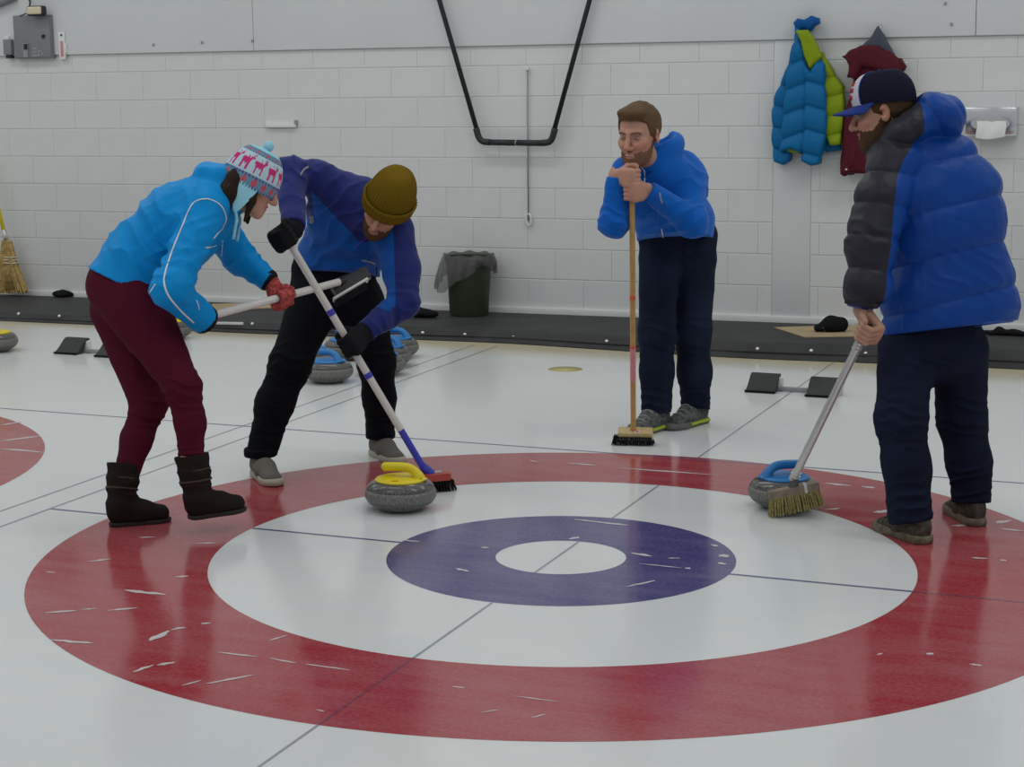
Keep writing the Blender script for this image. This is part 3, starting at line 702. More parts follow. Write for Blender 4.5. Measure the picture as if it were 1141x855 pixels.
# ---- head in its own frame: x right, y forward, z up
def headframe(c, Fd, Ud, s=1.0):
    F_ = nrm(Fd); U_ = nrm(Ud-F_*(Ud@F_)); R_ = np.cross(F_, U_); return dict(c=np.asarray(c, float), A=np.array([R_, F_, U_]), s=s)
def hl(H, p): return ((p-H['c'])@H['A'].T)/H['s']
def hw(H, q): return H['c']+(np.asarray(q, float)*H['s'])@H['A']
I3 = np.eye(3)
def headloc(q, smile=0.0, jaw=1.0):
    x = np.abs(q[:, 0]); qm = q.copy(); qm[:, 0] = x
    d = ell(q, V3(0, -0.012, 0.036), I3, (0.074, 0.094, 0.084))
    d = smin(d, ell(q, V3(0, 0.022, -0.035), I3, (0.060, 0.066, 0.080)), 0.03)
    d = smin(d, ell(q, V3(0, 0.045, -0.082), I3, (0.046*jaw, 0.044, 0.036)), 0.03)
    d = smin(d, ell(q, V3(0, 0.076, -0.103), I3, (0.022, 0.016, 0.017)), 0.025)
    d = smin(d, cap(qm, V3(0.0, 0.086, 0.020), V3(0.040, 0.070, 0.022), 0.011, 0.009), 0.015)
    d = smin(d, cap(qm, V3(0.044, 0.060, -0.022), V3(0.030, 0.076, -0.030), 0.018, 0.014+0.004*smile), 0.02)
    e = np.sqrt(((qm-V3(0.031, 0.101, 0.001))**2).sum(1))-0.0165
    d = -smin(-d, e, 0.010)
    d = smin(d, cap(q, V3(0, 0.090, 0.010), V3(0, 0.113, -0.034), 0.0075, 0.0115), 0.010)
    d = smin(d, cap(qm, V3(0.0, 0.104, -0.037), V3(0.012, 0.097, -0.038), 0.010, 0.0075), 0.006)
    d = smin(d, cap(qm, V3(0, 0.0925, -0.0605), V3(0.020+0.006*smile, 0.082, -0.062+0.006*smile), 0.0062, 0.004), 0.005)
    d = smin(d, cap(qm, V3(0, 0.0905, -0.0745), V3(0.018+0.005*smile, 0.081, -0.071+0.006*smile), 0.0066, 0.004), 0.005)
    m_ = cap(qm, V3(0, 0.0985, -0.0675), V3(0.020+0.006*smile, 0.087, -0.0665+0.005*smile), 0.003+0.0022*smile, 0.0015)
    d = -smin(-d, m_, 0.004)
    ear = ell(qm, V3(0.078, -0.006, -0.006), np.array([[0.93, -0.36, 0], [0.36, 0.93, 0], [0, 0, 1]]), (0.008, 0.019, 0.031))
    ear = -smin(-ear, np.sqrt(((qm-V3(0.088, 0.000, -0.004))**2).sum(1))-0.012, 0.006)
    return smin(d, ear, 0.008)
def person(label, base): return thing('person', label, 'person', base)
def skincol(v, H, tone, lip, ruddy=0.5):
    q = hl(H, v); c = np.tile(np.array(tone), (len(v), 1))
    x = np.abs(q[:, 0]); L = np.exp(-((x/0.024)**2+((q[:, 2]+0.067)/0.0105)**2))*(q[:, 1] > 0.06)
    c = c*(1-L[:, None]*0.8)+np.array(lip)*L[:, None]*0.8
    R = np.exp(-(((x-0.042)/0.022)**2+((q[:, 2]+0.03)/0.022)**2))*(q[:, 1] > 0.03)+0.8*np.exp(-((x/0.014)**2+((q[:, 2]+0.035)/0.015)**2))*(q[:, 1] > 0.09)+np.exp(-(((x-0.078)/0.01)**2+((q[:, 2])/0.03)**2))
    R = np.clip(R, 0, 1)*ruddy
    return c*(1-R[:, None])+np.array([tone[0]*1.02, tone[1]*0.62, tone[2]*0.58])*R[:, None]
def make_body(root, J, H, hands, tone, lip, smile=0, jaw=1.0, ruddy=0.5, h=0.0052, hscale=0.94, hgrow=0.0):
    """one continuous skin: head, neck, trunk, limbs and hands"""
    s_ax = nrm(J['shL']-J['shR'])
    def fn(p):
        d = chain(p, [(J['pelvis'], 0.12, 0.085), (J['belly'], 0.11, 0.08), (J['chest'], 0.13, 0.09), (J['neck'], 0.055, 0.05)], s_ax, 0.05)
        for S in 'RL':
            d = smin(d, limb(p, [(J['neck']*0.5+J['chest']*0.5, 0.06), (J['sh'+S], 0.045), (J['el'+S], 0.036), (J['wr'+S], 0.0245*hscale/0.94)]), 0.03)
            d = smin(d, limb(p, [(J['hip'+S], 0.075), (J['kn'+S], 0.046), (J['an'+S], 0.034)]), 0.04)
        nk = cap(p, J['neck'], hw(H, (0, -0.022, -0.06)), 0.054, 0.050)
        d = smin(d, nk, 0.03)
        q = hl(H, p); r = np.sqrt((q*q).sum(1)); m = r < 0.21; hd = (r-0.13)*H['s']
        if m.any(): hd[m] = headloc(q[m], smile, jaw)*H['s']
        d = smin(d, hd, 0.022)
        for hd_ in hands: d = smin(d, handsdf(p, hd_, hgrow), 0.012)
        return d
    pts = [J[k] for k in J if k != 'x']+[H['c']+H['A'][2]*0.13, H['c']-H['A'][2]*0.1, H['c']+H['A'][1]*0.12, H['c']-H['A'][1]*0.12]+[x['c'] for x in hands]
    lo, hi = bnd(pts, 0.11)
    v, f = surf(fn, lo, hi, h)
    o = mk('body', (v, f), skin_m, root, True, {'Col': skincol(v, H, tone, lip, ruddy)})
    return o, fn
skin_m = mat('skin', (0.6, 0.4, 0.3), 0.5, attr='Col', bump=(140, 0.12, 0.002))
eye_m = mat('eye_white', (0.34, 0.30, 0.28), 0.3); teeth_m = mat('teeth', (0.55, 0.52, 0.48), 0.3); iris_m = mat('eye_iris', (0.05, 0.04, 0.03), 0.2)
def eyes(root, H, brow_m, squint=0.55):
    for s in (-1, 1):
        c = V3(0.031*s, 0.0815, 0.001)
        def E(cc, rx, ry, rz, n=10):
            vf = lathe([(math.cos(a), math.sin(a)) for a in np.linspace(-math.pi/2+1e-3, math.pi/2-1e-3, 9)], 14)
            return hw(H, np.asarray(vf[0])*np.array([rx, ry, rz])+cc), vf[1]
        e = mk('eye', E(c, 0.0125, 0.009, 0.0085*squint), eye_m, root)
        mk('iris', E(c+V3(0, 0.0055, 0), 0.0055, 0.0045, 0.0058*squint), iris_m, e)
        pth = [hw(H, (x*s, y, z)) for x, y, z in ((0.012, 0.0965, 0.0195), (0.024, 0.0945, 0.0235), (0.038, 0.086, 0.0235), (0.050, 0.073, 0.0175))]
        mk('eyebrow', tube(spline(pth, 4), [0.0038]*12+[0.002], 8, flat=0.6), brow_m, root)
def garment(name, root, fn, lo, hi, h, m, attrs=None, label=None):
    v, f = surf(fn, lo, hi, h)
    a = {k: g(v) for k, g in attrs.items()} if attrs else None
    return mk(name, (v, f), m, root, True, a, label=label)

# ---- shoes: x forward, y side, z up in metres for a foot 0.29 long
def soleoutline(L, W, n=40):
    T = np.array([0, .02, .06, .15, .35, .55, .72, .86, .95, .99, 1.0]); Wd = np.array([0, .45, .72, .84, .78, .86, 1.0, .88, .58, .26, 0])
    ts = 0.5-0.5*np.cos(np.linspace(0, math.pi, n)); w_ = np.interp(ts, T, Wd)*W
    return [(t*L, b) for t, b in zip(ts, w_)]+[(t*L, -b) for t, b in zip(ts[1:-1][::-1], w_[1:-1][::-1])]
def shoe(root, heel, fd, L=0.29, W=0.052, solem=None, upm=None, name='shoe', roll=0.0, up=None, hi=0.10, sole_h=0.028, lace=None, accent=None, tall=None):
    fd = nrm(fd); upv = UP if up is None else nrm(up); sd = nrm(np.cross(upv, fd)); upv = np.cross(fd, sd)
    A = np.array([fd, sd, upv])
    def wl(q): return np.asarray(q, float)@A+heel
    k = L/0.29
    def fn(p):
        q = (p-heel)@A.T/k
        d = ecap(q, V3(0.045, 0, 0.045), V3(0.13, 0, 0.050), V3(0, 1, 0), (0.036, 0.045), (0.040, 0.042))
        d = smin(d, ecap(q, V3(0.13, 0, 0.045), V3(0.235, 0, 0.026), V3(0, 1, 0), (0.041, 0.038), (0.042, 0.026)), 0.03)
        d = smin(d, cap(q, V3(0.055, 0, 0.06), V3(0.062, 0, hi), 0.038, 0.040), 0.03)
        d = d + 0.002*wav(q, 60, 3)
        if tall is None: d = np.maximum(d, q[:, 2]-hi)
        d = np.maximum(d, 0.010-q[:, 2])
        return d*k
    pts = [wl(V3(x, y, z)*k) for x in (0, 0.29) for y in (-0.05, 0.05) for z in (0, hi+0.02)]
    lo, hi_ = bnd(pts, 0.01)
    o = garment(name, root, fn, lo, hi_, 0.0055, upm)
    ol = soleoutline(L, W); n = len(ol); V = []; F = []
    cx_ = L*0.5
    for z, g in ((0.0, 0.95), (0.004, 1.0), (sole_h*0.55, 1.01), (sole_h*0.9, 0.98), (sole_h, 0.92)):
        for x, y in ol: V.append(wl((cx_+(x-cx_)*g, y*g, z + 0.018*max(0, (x/L-0.72))**1.3)))
    for j in range(4):
        for i in range(n): F.append((j*n+i, j*n+(i+1) % n, (j+1)*n+(i+1) % n, (j+1)*n+i))
    F += [tuple(reversed(range(n))), tuple(4*n+i for i in range(n))]
    so = mk('sole', (np.array(V), F), solem, o)
    if accent is not None:
        V = []; seg = [q for q in ol if 0.10*L < q[0] < 0.62*L]
        for s in (1, -1):
            sg = [q for q in seg if q[1]*s > 0]
            pa = [wl((cx_+(x-cx_)*1.012, y*1.03, sole_h*0.62)) for x, y in sg]
            mk('accent_stripe', tube(pa, 0.007*k, 8), accent, so)
    if lace is not None:
        for t in (0.30, 0.40, 0.50, 0.60):
            pa = []
            for y in np.linspace(-0.030, 0.030, 7):
                q = V3(0.29*t+0.03, y, 0.13); w0 = wl(q*k)
                # drop on to the upper
                zz = np.linspace(0.13, 0.02, 60); pp = np.array([wl(V3(q[0], y, z)*k) for z in zz]); vv = fn(pp); i = int(np.argmax(vv < 0)); pa.append(pp[i]+upv*0.002)
            mk('lace', tube(pa, 0.0032, 6), lace, o)
    return o, fn
def cut(d, p, c, n_): return np.maximum(d, (p-c)@nrm(n_))

# ------------------------------------------------------------ brooms
def broom(label, base): return thing('curling_broom', label, 'broom', base)
def shaft(root, a, b, r, m, name='shaft'): return mk(name, tube([a, b], r, 16), m, root, 'auto')
def band(root, a, b, t0, t1, r, m, name='band'): return mk(name, tube([a+(b-a)*t0, a+(b-a)*t1], r, 16), m, root, 'auto')
def bristles(root, c, ax, sd, upv, L, W, Hh, m, n=(26, 5), seed=0, splay=0.012):
    rn = random.Random(seed); V, F = [], []
    for i in range(n[0]):
        for j in range(n[1]):
            u = (i+0.5)/n[0]-0.5; v = (j+0.5)/n[1]-0.5
            a = c+ax*(u*L)+sd*(v*W); b = a-upv*Hh*rn.uniform(0.93, 1.0)+ax*(rn.uniform(-splay, splay)+u*0.02)+sd*(rn.uniform(-splay, splay)*0.6+v*0.015)
            k = len(V); w_ = L/n[0]*0.75; q = W/n[1]*0.75
            V += [a-ax*w_/2-sd*q/2, a+ax*w_/2-sd*q/2, a+ax*w_/2+sd*q/2, a-ax*w_/2+sd*q/2, b-ax*w_*0.4-sd*q*0.4, b+ax*w_*0.4-sd*q*0.4, b+ax*w_*0.4+sd*q*0.4, b-ax*w_*0.4+sd*q*0.4]
            F += [(k, k+1, k+5, k+4), (k+1, k+2, k+6, k+5), (k+2, k+3, k+7, k+6), (k+3, k, k+4, k+7), (k+4, k+5, k+6, k+7)]
    o = mk('bristles', (np.array(V), F), m, root, False); o['kind'] = 'stuff'; return o

# 1. white broom held up by the woman
w1A = P(235, 352, 6.76); w1H = P(314, 331.2, 7.06); w1d = w1H-w1A; w1B = w1A+w1d*2.0
bx1 = broom('white-shafted curling broom with a black pad lifted off the ice', w1B)
shaft(bx1, w1A-w1d*0.16, w1B, 0.0150, M['cream']); mk('end_cap', tube([w1A-w1d*0.18, w1A-w1d*0.15], 0.0155, 14), M['blackplastic'], bx1, 'auto')
hx_ = cv(0.80, 0.50, -0.25); hy_ = nrm(np.cross(hx_, cv(0, 0.2, 1))); hz_ = np.cross(hx_, hy_)
hc1 = P(391, 315, 7.36)
mk('head_block', box(hc1, (0.165, 0.050, 0.055), ax=(hx_, hy_, hz_), bev=0.008), M['blackplastic'], bx1, 'auto')
mk('head_plate', box(hc1-cv(0, 1, 0)*0.030+cv(0, 0, 1)*0.015, (0.165, 0.010, 0.045), ax=(hx_, hy_, hz_), bev=0.003), M['cream'], bx1, 'auto')
mk('brush_pad', box(hc1-cv(0, 1, 0)*0.047, (0.150, 0.022, 0.05), ax=(hx_, hy_, hz_), bev=0.006), M['black'], bx1, 'auto')
mk('socket', tube([w1B-nrm(w1d)*0.05, w1B+nrm(w1d)*0.03], [0.019, 0.024], 14), M['blackplastic'], bx1, 'auto')

# 2. white and blue broom sweeping in front of the yellow stone
w2A = P(318, 263, 7.13); w2B = P(473.5, 524.5, 7.42)
bx2 = broom('white and blue curling broom with a red brush head sweeping the ice', G(480, 541))
shaft(bx2, w2A, w2A+(w2B-w2A)*0.82, 0.0148, M['cream']); shaft(bx2, w2A+(w2B-w2A)*0.82, w2B, 0.0140, M['bluetape'], 'lower_shaft')
for t0, t1 in ((0.305, 0.328), (0.573, 0.594)): band(bx2, w2A, w2B, t0, t1, 0.0156, M['bluetape'])
hb = V3(*w2B); hb = P(481, 531.5, 7.43); la = nrm(VR*0.95+VD*0.35); ls = np.cross(UP, la)
zt = hb[2]
mk('head_block', box(V3(hb[0], hb[1], zt), (0.150, 0.062, 0.032), ax=(la, ls, nrm(UP+la*0.0)), bev=0.008), M['redplastic'], bx2, 'auto')
mk('head_clip', box(V3(hb[0], hb[1], zt+0.018)+la*0.02, (0.045, 0.022, 0.006), ax=(la, ls, UP), bev=0.002), M['steel'], bx2, 'auto')
mk('socket', tube([w2B-nrm(w2B-w2A)*0.02, V3(hb[0], hb[1], zt+0.01)], [0.0175, 0.02], 14), M['bluetape'], bx2, 'auto')
bristles(bx2, V3(hb[0], hb[1], zt-0.015)+la*0.01, la, ls, UP, 0.155, 0.055, zt-0.017, M['black'], seed=2)

# 3. wooden push brush under the leaning man
gb = G(706, 497)+VD*0.03
w3B = V3(gb[0], gb[1], 0.066); w3T = P(704.2, 190, 8.13)
bx3 = broom('wooden-handled brush standing upright under the leaning man', V3(gb[0], gb[1], 0))
shaft(bx3, w3B, w3T, 0.0125, M['wood'])
def atpx(a, b, py):      # parameter along a shaft where it crosses an image row
    for t in np.linspace(0, 1, 400):
        q = a+(b-a)*t-CAM; y = CY-FPX*(q@CU)/(q@CF)
        if y < py: return t
    return 1
for y0, y1, m_ in ((482, 478.5, 'paintred'), (426, 386, 'pinkred'), (389, 386, 'paintred'), (335, 329.5, 'paintred')):
    band(bx3, w3B, w3T, atpx(w3B, w3T, y0), atpx(w3B, w3T, y1), 0.0132 if m_ == 'pinkred' else 0.0136, M[m_])
l3 = nrm(VR*0.97-VD*0.12); s3 = np.cross(UP, l3); up3 = nrm(UP*0.93-s3*0.37); sd3 = np.cross(up3, l3)
b3c = w3B-UP*0.012+l3*0.010
mk('head_block', box(b3c, (0.158, 0.060, 0.030), ax=(l3, sd3, up3), bev=0.006), M['woodblock'], bx3, 'auto')
mk('white_edge', box(b3c-up3*0.018, (0.160, 0.060, 0.008), ax=(l3, sd3, up3), bev=0.002), M['cream'], bx3, 'auto')
vf = lathe([(0.013, 0), (0.013, 0.001), (0.0001, 0.0012)], 20); lg = mk('round_label', frame(vf, b3c+up3*0.0152+l3*0.008-sd3*0.012, l3, sd3), M['cream'], bx3)
vf = lathe([(0.0085, 0), (0.0085, 0.0006), (0.005, 0.0006), (0.005, 0)], 20); mk('label_print', frame(vf, b3c+up3*0.0166+l3*0.008-sd3*0.012, l3, sd3), M['pinkred'], lg)
bristles(bx3, V3(b3c[0], b3c[1], b3c[2]-0.014)-l3*0.012+s3*0.0, l3, s3, UP, 0.176, 0.066, b3c[2]-0.0155, M['black'], seed=3, splay=0.006)

# 4. steel-handled brush in front of the blue stone
ga = G(861, 577); l4 = nrm(VR*.975+VD*.05+UP*.19); L4 = .198; s4 = nrm(np.cross(UP, l4)); U4 = np.cross(l4, s4)
c4 = ga+l4*L4/2+s4*.012
bx4 = broom('steel-handled brush with straw bristles resting before the blue-handled stone', c4)
w4T = P(969.5, 358, 6.50); w4B = c4+U4*0.115+s4*0.01
shaft(bx4, w4B+(w4T-w4B)*0.02, w4B+(w4T-w4B)*0.88, 0.0150, M['steel'])
shaft(bx4, w4B+(w4T-w4B)*0.88, w4T, 0.0165, M['greygrip'], 'grip')
for t0, t1, rr in ((0.02, 0.032, 0.0185), (0.04, 0.052, 0.0185), (0.062, 0.07, 0.0175), (0.44, 0.445, 0.0158), (0.64, 0.645, 0.0158), (0.835, 0.845, 0.0185), (0.855, 0.865, 0.0185), (0.875, 0.883, 0.018)):
    band(bx4, w4B, w4T, t0, t1, rr, M['steel'])
mk('head_block', box(c4+U4*0.086, (L4*0.98, 0.042, 0.030), ax=(l4, s4, U4), bev=0.005), M['greywood'], bx4, 'auto')
mk('metal_clamp', box(c4+U4*0.087+l4*L4*0.22, (0.012, 0.047, 0.034), ax=(l4, s4, U4), bev=0.002), M['steel'], bx4, 'auto')
mk('socket', tube([c4+U4*0.092, w4B+(w4T-w4B)*0.03], [0.02, 0.017], 14), M['greygrip'], bx4, 'auto')
bristles(bx4, c4+U4*0.074, l4, s4, U4, L4*0.97, 0.040, 0.072, M['hair_bristle'], n=(34, 6), seed=4, splay=0.010)

# 5. corn broom leaning in the corner of the walkway
cb = onmat(14, 328); cb = V3(cb[0], WY-0.16, mh(cb[0]))
t = thing('corn_broom', 'yellow corn broom leaning on the block wall at the walkway', 'broom', cb)
def cbp(px, py): return PY(px, py, WY-0.12)
rn = random.Random(3); bots = []
V = []; F = []
hd0 = cbp(8, 268); sL, sR = cbp(-2, 326), cbp(30, 326)
for k in range(220):
    u = rn.random(); v = rn.uniform(-1, 1)*0.5
    a = hd0+VR*(u-0.5)*0.05+V3(0, v*0.05, 0); mid = cbp(3+13*u, 290)+V3(0, v*0.07, 0); e = sL+(sR-sL)*u+V3(0, v*0.06, rn.uniform(-0.006, 0.02))
    tv, tf = tube([a, mid, e], [0.004, 0.006, 0.005], 5, caps=False); F += [tuple(i+len(V) for i in q) for q in tf]; V += list(tv)
o = mk('straw', (np.array(V), F), M['straw'], t, False); o['kind'] = 'stuff'
core = tube([cbp(7.5, 266), cbp(8.5, 275), cbp(10, 292), cbp(13.5, 322)], [0.022, 0.042, 0.064, 0.085], 20, flat=0.45, ref=V3(1, 0, 0)); mk('straw_core', core, M['straw'], t)
for yy, hwid in ((286.5, 0.066), (289.5, 0.069), (293, 0.073), (269, 0.033)):
    pts = []
    c0 = cbp(8.2+(yy-270)*0.08, yy)
    for k in range(25):
        g = 2*math.pi*k/24; pts.append(c0+V3(math.cos(g)*hwid, math.sin(g)*hwid*0.5, 0))
    mk('binding', tube(pts, 0.004, 6, caps=False), M['cream'], t)
mk('handle', tube([cbp(7, 268), cbp(-4, 224), cbp(-16, 172)], 0.014, 12), M['yellow'], t)
mk('ferrule', tube([cbp(7.4, 270), cbp(4.5, 256)], 0.017, 12), M['steel'], t)
# ------------------------------------------------------------ the people
FAB = (95, 0.25, 0.003)
# ================= woman in azure jacket
base = G(165, 583)
W1 = person('person in azure jacket and patterned earflap hat, stooping with a broom', V3(base[0], base[1], 0))
J = dict(pelvis=P(143, 328, 6.85), belly=P(165, 290, 6.85), chest=P(212, 243, 6.85), neck=P(250, 219, 6.84),
 shR=P(226, 240, 6.70), elR=P(190, 322, 6.53), shL=P(238, 246, 6.99), elL=P(266, 286, 7.10),
 hipR=P(150, 340, 6.77), knR=P(205, 432, 6.70), anR=P(214, 540, 6.73), hipL=P(140, 342, 6.93), knL=P(164, 453, 6.92), anL=P(136, 546, 6.90))
H1 = headframe(P(282, 203, 6.83), cv(.88, -.47, -.08), cv(.47, .88, 0), 0.95)
cufE = P(224.5, 353.5, 6.70); gR = grip(P(225, 356.8, 6.745), w1d, J['elR'], 0.015, side=-1, s=0.86, sh=-.055)
gL = grip(w1H, w1d, J['elL'], 0.015, side=-1, s=0.88)
J['wrR'] = gR['w']; J['wrL'] = gL['w']
b1, b1f = make_body(W1, J, H1, [gR, gL], (0.50, 0.27, 0.18), (0.42, 0.14, 0.12), hgrow=-0.002)
sv = cv(0, 0, 1)
def jk1(p):
    d = chain(p, [(P(132, 339, 6.85), .182, .177), (P(165, 288, 6.85), .165, .150), (P(203, 250, 6.85), .180, .153), (P(233, 229, 6.85), .165, .112), (P(252, 216, 6.84), .085, .075)], sv, 0.05)
    d = smin(d, limb(p, [(P(229, 236, 6.71), .080), (J['elR'], .068), (cufE, .058)], .03), .045)
    d = smin(d, limb(p, [(P(238, 244, 6.99), .078), (J['elL'], .064), (J['wrL'], .045)], .03), .045)
    hd = ell(p, P(243, 201, 6.85), [cv(.95, .2, 0), cv(-.2, .95, 0), sv], (.080, .062, .115))
    hd = smin(hd, ell(p, P(229, 196, 6.85), [cv(.25, .96, 0), cv(-.96, .25, 0), sv], (.050, .042, .100)), .03)
    d = smin(d, hd+0.003*wav(p, 55, 4), .022)
    d = d + folds(p, P(188, 305, 6.6), cv(.3, 1, 0), .009, .055, .11, seed=1) + folds(p, P(205, 335, 6.65), cv(.6, -.6, .2), .005, .045, .07, seed=2) + folds(p, P(165, 262, 6.7), cv(.75, .65, 0), .009, .075, .20, seed=3) + folds(p, P(215, 280, 6.68), cv(-.6, .8, 0), .008, .06, .12, seed=5)
    d = d + folds(p, P(275, 295, 7.05), cv(.6, -.7, 0), .004, .05, .12, seed=6) + 0.0020*wav(p, 34, 7)+.0042*ridge(p, 42, 17)+.0012*ridge(p, 100, 18)
    d = np.maximum(d, np.where(np.sqrt(((p-cufE)**2).sum(1)) < .13, (p-cufE)@nrm(cufE-J['elR'])-.028, -1))
    d = np.maximum(d, np.where(np.sqrt(((p-J['wrL'])**2).sum(1)) < .14, (p-(J['wrL']+nrm(J['elL']-J['wrL'])*.012))@nrm(J['wrL']-J['elL']), -1))
    # hem
    far = (p-P(205, 345, 6.6))@cv(1, 0, 0)
    hem = (p-P(146, 319.5, 6.85))@cv(-.42, -.907, 0)
    tor = np.sqrt(((p-P(140, 330, 6.85))**2).sum(1))
    arm = limb(p, [(P(229, 236, 6.71), .080), (J['elR'], .068), (cufE, .058)], .03)
    return np.where(arm < 0.012, d, np.maximum(d, hem))
lo, hi = bnd([P(85, 300, 6.6), P(85, 300, 7.1), P(330, 380, 6.5), P(330, 180, 7.25), P(160, 360, 6.5), P(240, 175, 7.1)], 0.05)
M['azure'] = mat('azure_shell_fabric', (0.004, 0.27, 0.66), 0.5, bump=FAB)
jo = garment('jacket', W1, jk1, lo, hi, 0.0065, M['azure'], label='azure shell jacket with white piping')
pip = onpath(jk1, [(248, 254), (252, 243), (246, 229), (233, 222), (220, 223.5), (212, 231), (203.5, 251), (192, 279), (184, 304), (183, 316), (188, 330), (201, 346), (216, 360)], 6.3, 7.2)
mk('piping', tube(pip, 0.0042, 6, flat=0.6), M['white'], jo)
for pts in ([(161, 335), (167, 326), (173, 317)], [(229, 276), (235, 275.5), (241, 273.5)], [(248, 268), (247.5, 276), (247, 285)], [(238, 266), (243, 260), (248, 255)], [(219, 335), (221, 340), (222, 345)]):
    mk('zip_trim', tube(onpath(jk1, pts, 6.3, 7.2), 0.0028, 6, flat=0.6), M['white'], jo)
def cuffring(name, root, w_, el, r, m, off=0.008, ln=0.022):
    a = nrm(w_-el); c = w_-a*off
    return mk(name, tube([c-a*ln, c-a*ln*0.2, c+a*ln*0.3], [r, r*0.97, r*0.8], 18, caps=True), m, root)
cuffring('cuff', jo, cufE, J['elR'], .057, M['black'], off=-.030); cuffring('cuff', jo, J['wrL'], J['elL'], .0445, M['black'], off=.004)
def tr1(p):
    d = ell(p, P(140, 322, 6.85), [cv(.9, -.42, 0), cv(.42, .9, 0), sv], (.150, .130, .165))
    l1 = limb(p, [(P(152, 342, 6.77), .122), (P(203, 430, 6.70), .067), (P(212, 470, 6.71), .055), (P(214, 526, 6.735), .045)], .03)
    l2 = limb(p, [(P(136, 345, 6.93), .120), (P(166, 450, 6.92), .068), (P(152, 490, 6.91), .056), (P(140, 534, 6.90), .046)], .03)
    d = smin(smin(d, l1, .05), l2, .03)
    for c, s in ((P(206, 437, 6.66), 1), (P(168, 458, 6.86), 2)): d = d+folds(p, c, cv(.15, 1, 0), .0065, .042, .085, seed=s)
    d = d+folds(p, P(212, 512, 6.7), cv(0, 1, 0), .005, .035, .06, seed=4)+folds(p, P(150, 395, 6.75), cv(.7, .7, 0), .004, .07, .12, seed=5)+.0018*wav(p, 40, 8)+.0022*ridge(p, 45, 19)
    return cut(d, p, P(160, 285, 6.85), cv(.42, .907, 0))
lo, hi = bnd([P(85, 290, 6.6), P(85, 290, 7.1), P(240, 545, 6.6), P(120, 560, 7.05)], 0.03)
M['burg'] = mat('burgundy_twill', (0.080, 0.0075, 0.020), 0.8, bump=FAB)
garment('trousers', W1, tr1, lo, hi, 0.0065, M['burg'])
M['boot'] = mat('dark_brown_suede', (0.020, 0.014, 0.012), 0.85, bump=(70, 0.4, 0.004)); M['bootsole'] = mat('boot_sole', (0.022, 0.017, 0.015), 0.8)
M['bootstrap'] = mat('boot_strap', (0.045, 0.022, 0.016), 0.7)
def boot(heel, fd, top, upv, L):
    o, fn = None, None
    fd = nrm(fd); sd = nrm(np.cross(upv, fd)); uu = np.cross(fd, sd); A = np.array([fd, sd, uu]); k = L/0.27
    an = heel+fd*0.058*k+uu*0.09
    def fn(p):
        q = (p-heel)@A.T/k
        d = ecap(q, V3(0.05, 0, 0.05), V3(0.14, 0, 0.052), V3(0, 1, 0), (0.045, 0.05), (0.046, 0.045))
        d = smin(d, ecap(q, V3(0.13, 0, 0.048), V3(0.215, 0, 0.036), V3(0, 1, 0), (0.047, 0.042), (0.045, 0.034)), .03)
        d = np.maximum(d, 0.012-q[:, 2])*k
        sh = limb(p, [(an, .052), (an*0.5+top*0.5, .056), (top, .064)], .02)
        d = smin(d, sh, .035)+folds(p, an*0.6+top*0.4, top-an, .005, .05, .08, seed=3)+.002*wav(p, 45, 5)
        return cut(d, p, top, (top-an))
    lo, hi = bnd([heel+fd*x+sd*y+uu*z for x in (-.01, L) for y in (-.055, .055) for z in (0, .12)]+[top], .075)
    o = garment('boot', W1, fn, lo, hi, .006, M['boot'])
    ol = soleoutline(L*1.02, 0.050); n = len(ol); V = []; F = []
    for z, g in ((0, .86), (.003, .90), (.012, .91), (.016, .88)):
        for x, y in ol: V.append(heel+fd*(L/2+(x-L/2)*g-0.004)+sd*y*g+uu*z)
    for j in range(3):
        for i in range(n): F.append((j*n+i, j*n+(i+1) % n, (j+1)*n+(i+1) % n, (j+1)*n+i))
    F += [tuple(reversed(range(n))), tuple(3*n+i for i in range(n))]
    mk('sole', (np.array(V), F), M['bootsole'], o)
    for tt in (0.35, 0.62):
        c = an+(top-an)*tt; a = nrm(top-an); e1 = nrm(fd-a*(fd@a)); e2 = np.cross(a, e1)
        mk('strap', tube([c+(e1*math.cos(g)+e2*math.sin(g))*.0575 for g in np.linspace(0, 2*math.pi, 25)], .0045, 8, caps=False), M['bootstrap'], o)
    return o
hl1 = G(119, 587); fdl = nrm(G(183, 581)-hl1)
boot(hl1, fdl, P(138.5, 517, 6.90), UP, 0.255)
h2 = P(207, 579.5, 6.74); fd2 = nrm(VR*0.86+VD*0.42+UP*0.05)
boot(h2, fd2, P(213.5, 507, 6.735), nrm(UP-fd2*0.05), 0.245)
# hair and hat
M['darkhair'] = mat('dark_brown_hair', (0.030, 0.018, 0.012), 0.5, bump=(160, 0.9, 0.006, (1, 1, .12)))
def hair1(p):
    q = hl(H1, p)
    d = ell(q, V3(0, -0.014, 0.03), I3, (.083, .100, .085))
    d = smin(d, ecap(q, V3(0, -.070, .0), V3(0, -.040, -.14), V3(1, 0, 0), (.075, .036), (.070, .030)), .03)
    d = smin(d, limb(q, [(V3(.066, .02, .0), .018), (V3(.076, .035, -.07), .014), (V3(.074, .050, -.15), .007)]), .02)
    d = smin(d, limb(q, [(V3(.066, -.060, -.03), .036), (V3(.082, -.058, -.09), .036), (V3(.086, -.046, -.16), .026), (V3(.084, -.036, -.20), .012)]), .02)
    d = smin(d, limb(q, [(V3(-.072, .0, .0), .02), (V3(-.075, .02, -.08), .018), (V3(-.06, .05, -.15), .008)]), .02)
    d = np.maximum(d, -(q[:, 1]-.02+.6*q[:, 2]*0) if False else -1+0*d)
    face = ell(q, V3(0, .075, -.03), I3, (.066, .06, .10)); d = -smin(-d, face, .01)
    return (d+.0025*wav(q*np.array([1, 1, .25]), 190, 3))*H1['s']
